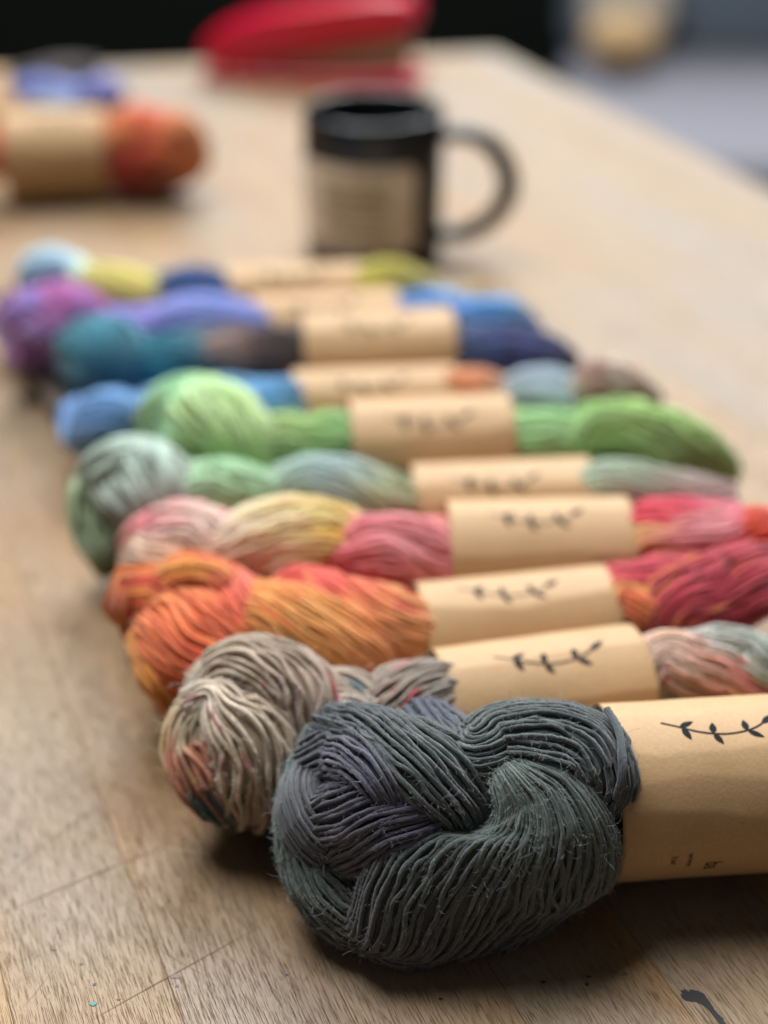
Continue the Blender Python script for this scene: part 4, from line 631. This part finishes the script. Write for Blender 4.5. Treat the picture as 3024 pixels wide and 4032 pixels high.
# ------------------------------------------------------------------ red stapler
def extrude(name, prof, w, bev=.004, seg=3):
    """side profile (x,z) given thickness w along y, edges rounded"""
    bm = bmesh.new(); a = [bm.verts.new((x, -w / 2, z)) for x, z in prof]; b = [bm.verts.new((x, w / 2, z)) for x, z in prof]; n = len(prof)
    bm.faces.new(a); bm.faces.new(b[::-1])
    for i in range(n): bm.faces.new((a[i], b[i], b[(i + 1) % n], a[(i + 1) % n]))
    bmesh.ops.recalc_face_normals(bm, faces=bm.faces)
    if bev: bmesh.ops.bevel(bm, geom=[e for e in bm.edges if abs(e.verts[0].co.y - e.verts[1].co.y) < 1e-6], offset=bev, segments=seg, affect='EDGES', profile=.5)
    me = bpy.data.meshes.new(name); bm.to_mesh(me); bm.free(); return me
RED = mat_plain('red_enamel', '#c20d30', .16, .5, bscale=30); STEEL = mat_plain('dull_steel', '#a08c7c', .38, .5, .75, bscale=60)
stp = empty('red_stapler', (-.062, 1.368, 0), R(-10)); tag(stp, 'red desk stapler with its jaw ajar, behind the mug', 'stapler')
def spl(pts, n): return [tuple(p[:2]) for p in catmull(np.c_[np.array(pts, float), np.zeros(len(pts))], n)]
arm = spl([(-.098, .012), (-.104, .024), (-.096, .038), (-.07, .051), (-.03, .061), (.02, .070), (.07, .076), (.092, .074), (.101, .064), (.099, .052), (.09, .045)], 34) + spl([(.07, .0400), (.02, .030), (-.03, .019), (-.07, .0115), (-.09, .0100)], 14)
link('arm', extrude('arm', arm, .044, .006, 4), RED, stp)
link('magazine', extrude('magazine', [(-.06, .010), (-.03, .0165), (.03, .0295), (.088, .0430), (.094, .041), (.094, .020), (.03, .012), (-.03, .0085)], .03, .002, 2), STEEL, stp)
link('base', extrude('base', spl([(-.10, 0), (-.104, .005), (-.095, .009), (-.05, .0085), (.03, .010), (.08, .0125), (.102, .010), (.105, .004), (.10, 0)], 24), .046, .003, 3), RED, stp)

for o in stp.children: o.scale = (.93, 1, 1)
# ------------------------------------------------------------------ grey armchair and what lies on it, dark wall, dark floor
def soft_box(name, sx, sy, sz, bev, puff=.0):
    bm = bmesh.new(); bmesh.ops.create_cube(bm, size=1)
    for v in bm.verts: v.co = (v.co.x * sx, v.co.y * sy, v.co.z * sz)
    bmesh.ops.bevel(bm, geom=bm.edges[:], offset=bev, segments=5, affect='EDGES', profile=.5)
    bmesh.ops.subdivide_edges(bm, edges=[e for e in bm.edges if e.calc_length() > .08], cuts=5, use_grid_fill=True)
    for v in bm.verts:
        k = math.cos(min(1, abs(v.co.x) / sx * 2) * 1.57) * math.cos(min(1, abs(v.co.y) / sy * 2) * 1.57)
        v.co.z += math.copysign(puff * k, v.co.z)
    me = bpy.data.meshes.new(name); bm.to_mesh(me); bm.free(); return me
GREY = mat_plain('grey_upholstery', '#7d7b82', .95, .2, bump=.4, bscale=300); BLUEGREY = mat_plain('bluegrey_upholstery', '#6b7682', .95, .2, bump=.4, bscale=300); DARKW = mat_plain('dark_stained_wood', '#15161a', .6, .3)
ch = empty('grey_armchair', (.78, 2.36, -.75), R(-5)); tag(ch, 'grey upholstered armchair beyond the right edge of the table', 'armchair')
def part(name, me, mat, loc, rot=(0, 0, 0)):
    o = link(name, me, mat, ch); o.location = loc; o.rotation_euler = rot; return o
part('seat_cushion', soft_box('seat_cushion', 1.0, .72, .2, .05, .015), GREY, (0, 0, .365))
part('backrest', soft_box('backrest', 1.0, .2, .56, .06, .02), BLUEGREY, (0, .44, .70), (R(-10), 0, 0))
part('seat_base', soft_box('seat_base', .96, .68, .16, .02), DARKW, (0, 0, .18))
for sx in (-1, 1):
    for sy in (-1, 1): part('leg', soft_box('leg', .05, .05, .11, .006), DARKW, (sx * .43, sy * .29, .055))
part('folded_blanket', soft_box('folded_blanket', .46, .26, .07, .03, .02), BLUEGREY, (.16, .16, .50), (R(6), 0, R(8)))
TAN = mat_plain('tan_wool', '#d2b083', .95, .2, bump=.5, bscale=400)

wl = link('wall', pymesh('wall', [(-4, 3.4, -.75), (4, 3.4, -.75), (4, 3.4, .5), (-4, 3.4, .5), (-4, 3.55, -.75), (4, 3.55, -.75), (4, 3.55, .5), (-4, 3.55, .5)], [(0, 1, 2, 3), (5, 4, 7, 6), (3, 2, 6, 7), (0, 3, 7, 4), (1, 5, 6, 2)]), mat_plain('dark_green_paint', '#1a1e1a', .8, .2), smooth=False); wl['kind'] = 'structure'
fl = link('floor', pymesh('floor', [(-5, -2, -.752), (5, -2, -.752), (5, 5, -.752), (-5, 5, -.752)], [(0, 1, 2, 3)]), mat_plain('dark_floor', '#171816', .7, .2), smooth=False); fl['kind'] = 'structure'

# wound ball of wool on the seat
rng = np.random.default_rng(3); a = np.linspace(0, 2 * np.pi, 40); Ps = []
for _ in range(90):
    n = unit(rng.normal(0, 1, 3)); e = unit(np.cross(n, [.3, .5, .8])); f_ = np.cross(n, e)
    Ps.append(.052 * (np.cos(a)[:, None] * e + np.sin(a)[:, None] * f_) * [1.15, 1, .92] + n * rng.uniform(-.012, .012))
Ps = np.array(Ps); V, Q = tubes(Ps, np.full(Ps.shape[:2], .0032), unit(Ps), 6)
ball = link('wool_ball', quadmesh('wool_ball', V, Q), TAN); ball.location = (.385, 2.52, -.232); ball.scale = (.95, .95, .82)
tag(ball, 'small tan ball of wool at the left end of the grey seat', 'wool ball')


cu_ = link('small_cushion', soft_box('small_cushion', .15, .07, .10, .025, .01), mat_plain('cream_cloth', '#cfc4b4', .9, .2, bump=.3, bscale=300)); cu_.location = (.41, 2.66, -.205); cu_.rotation_euler = (R(-12), 0, R(-6))
tag(cu_, 'small cream cushion tucked behind the tan wool ball', 'cushion')
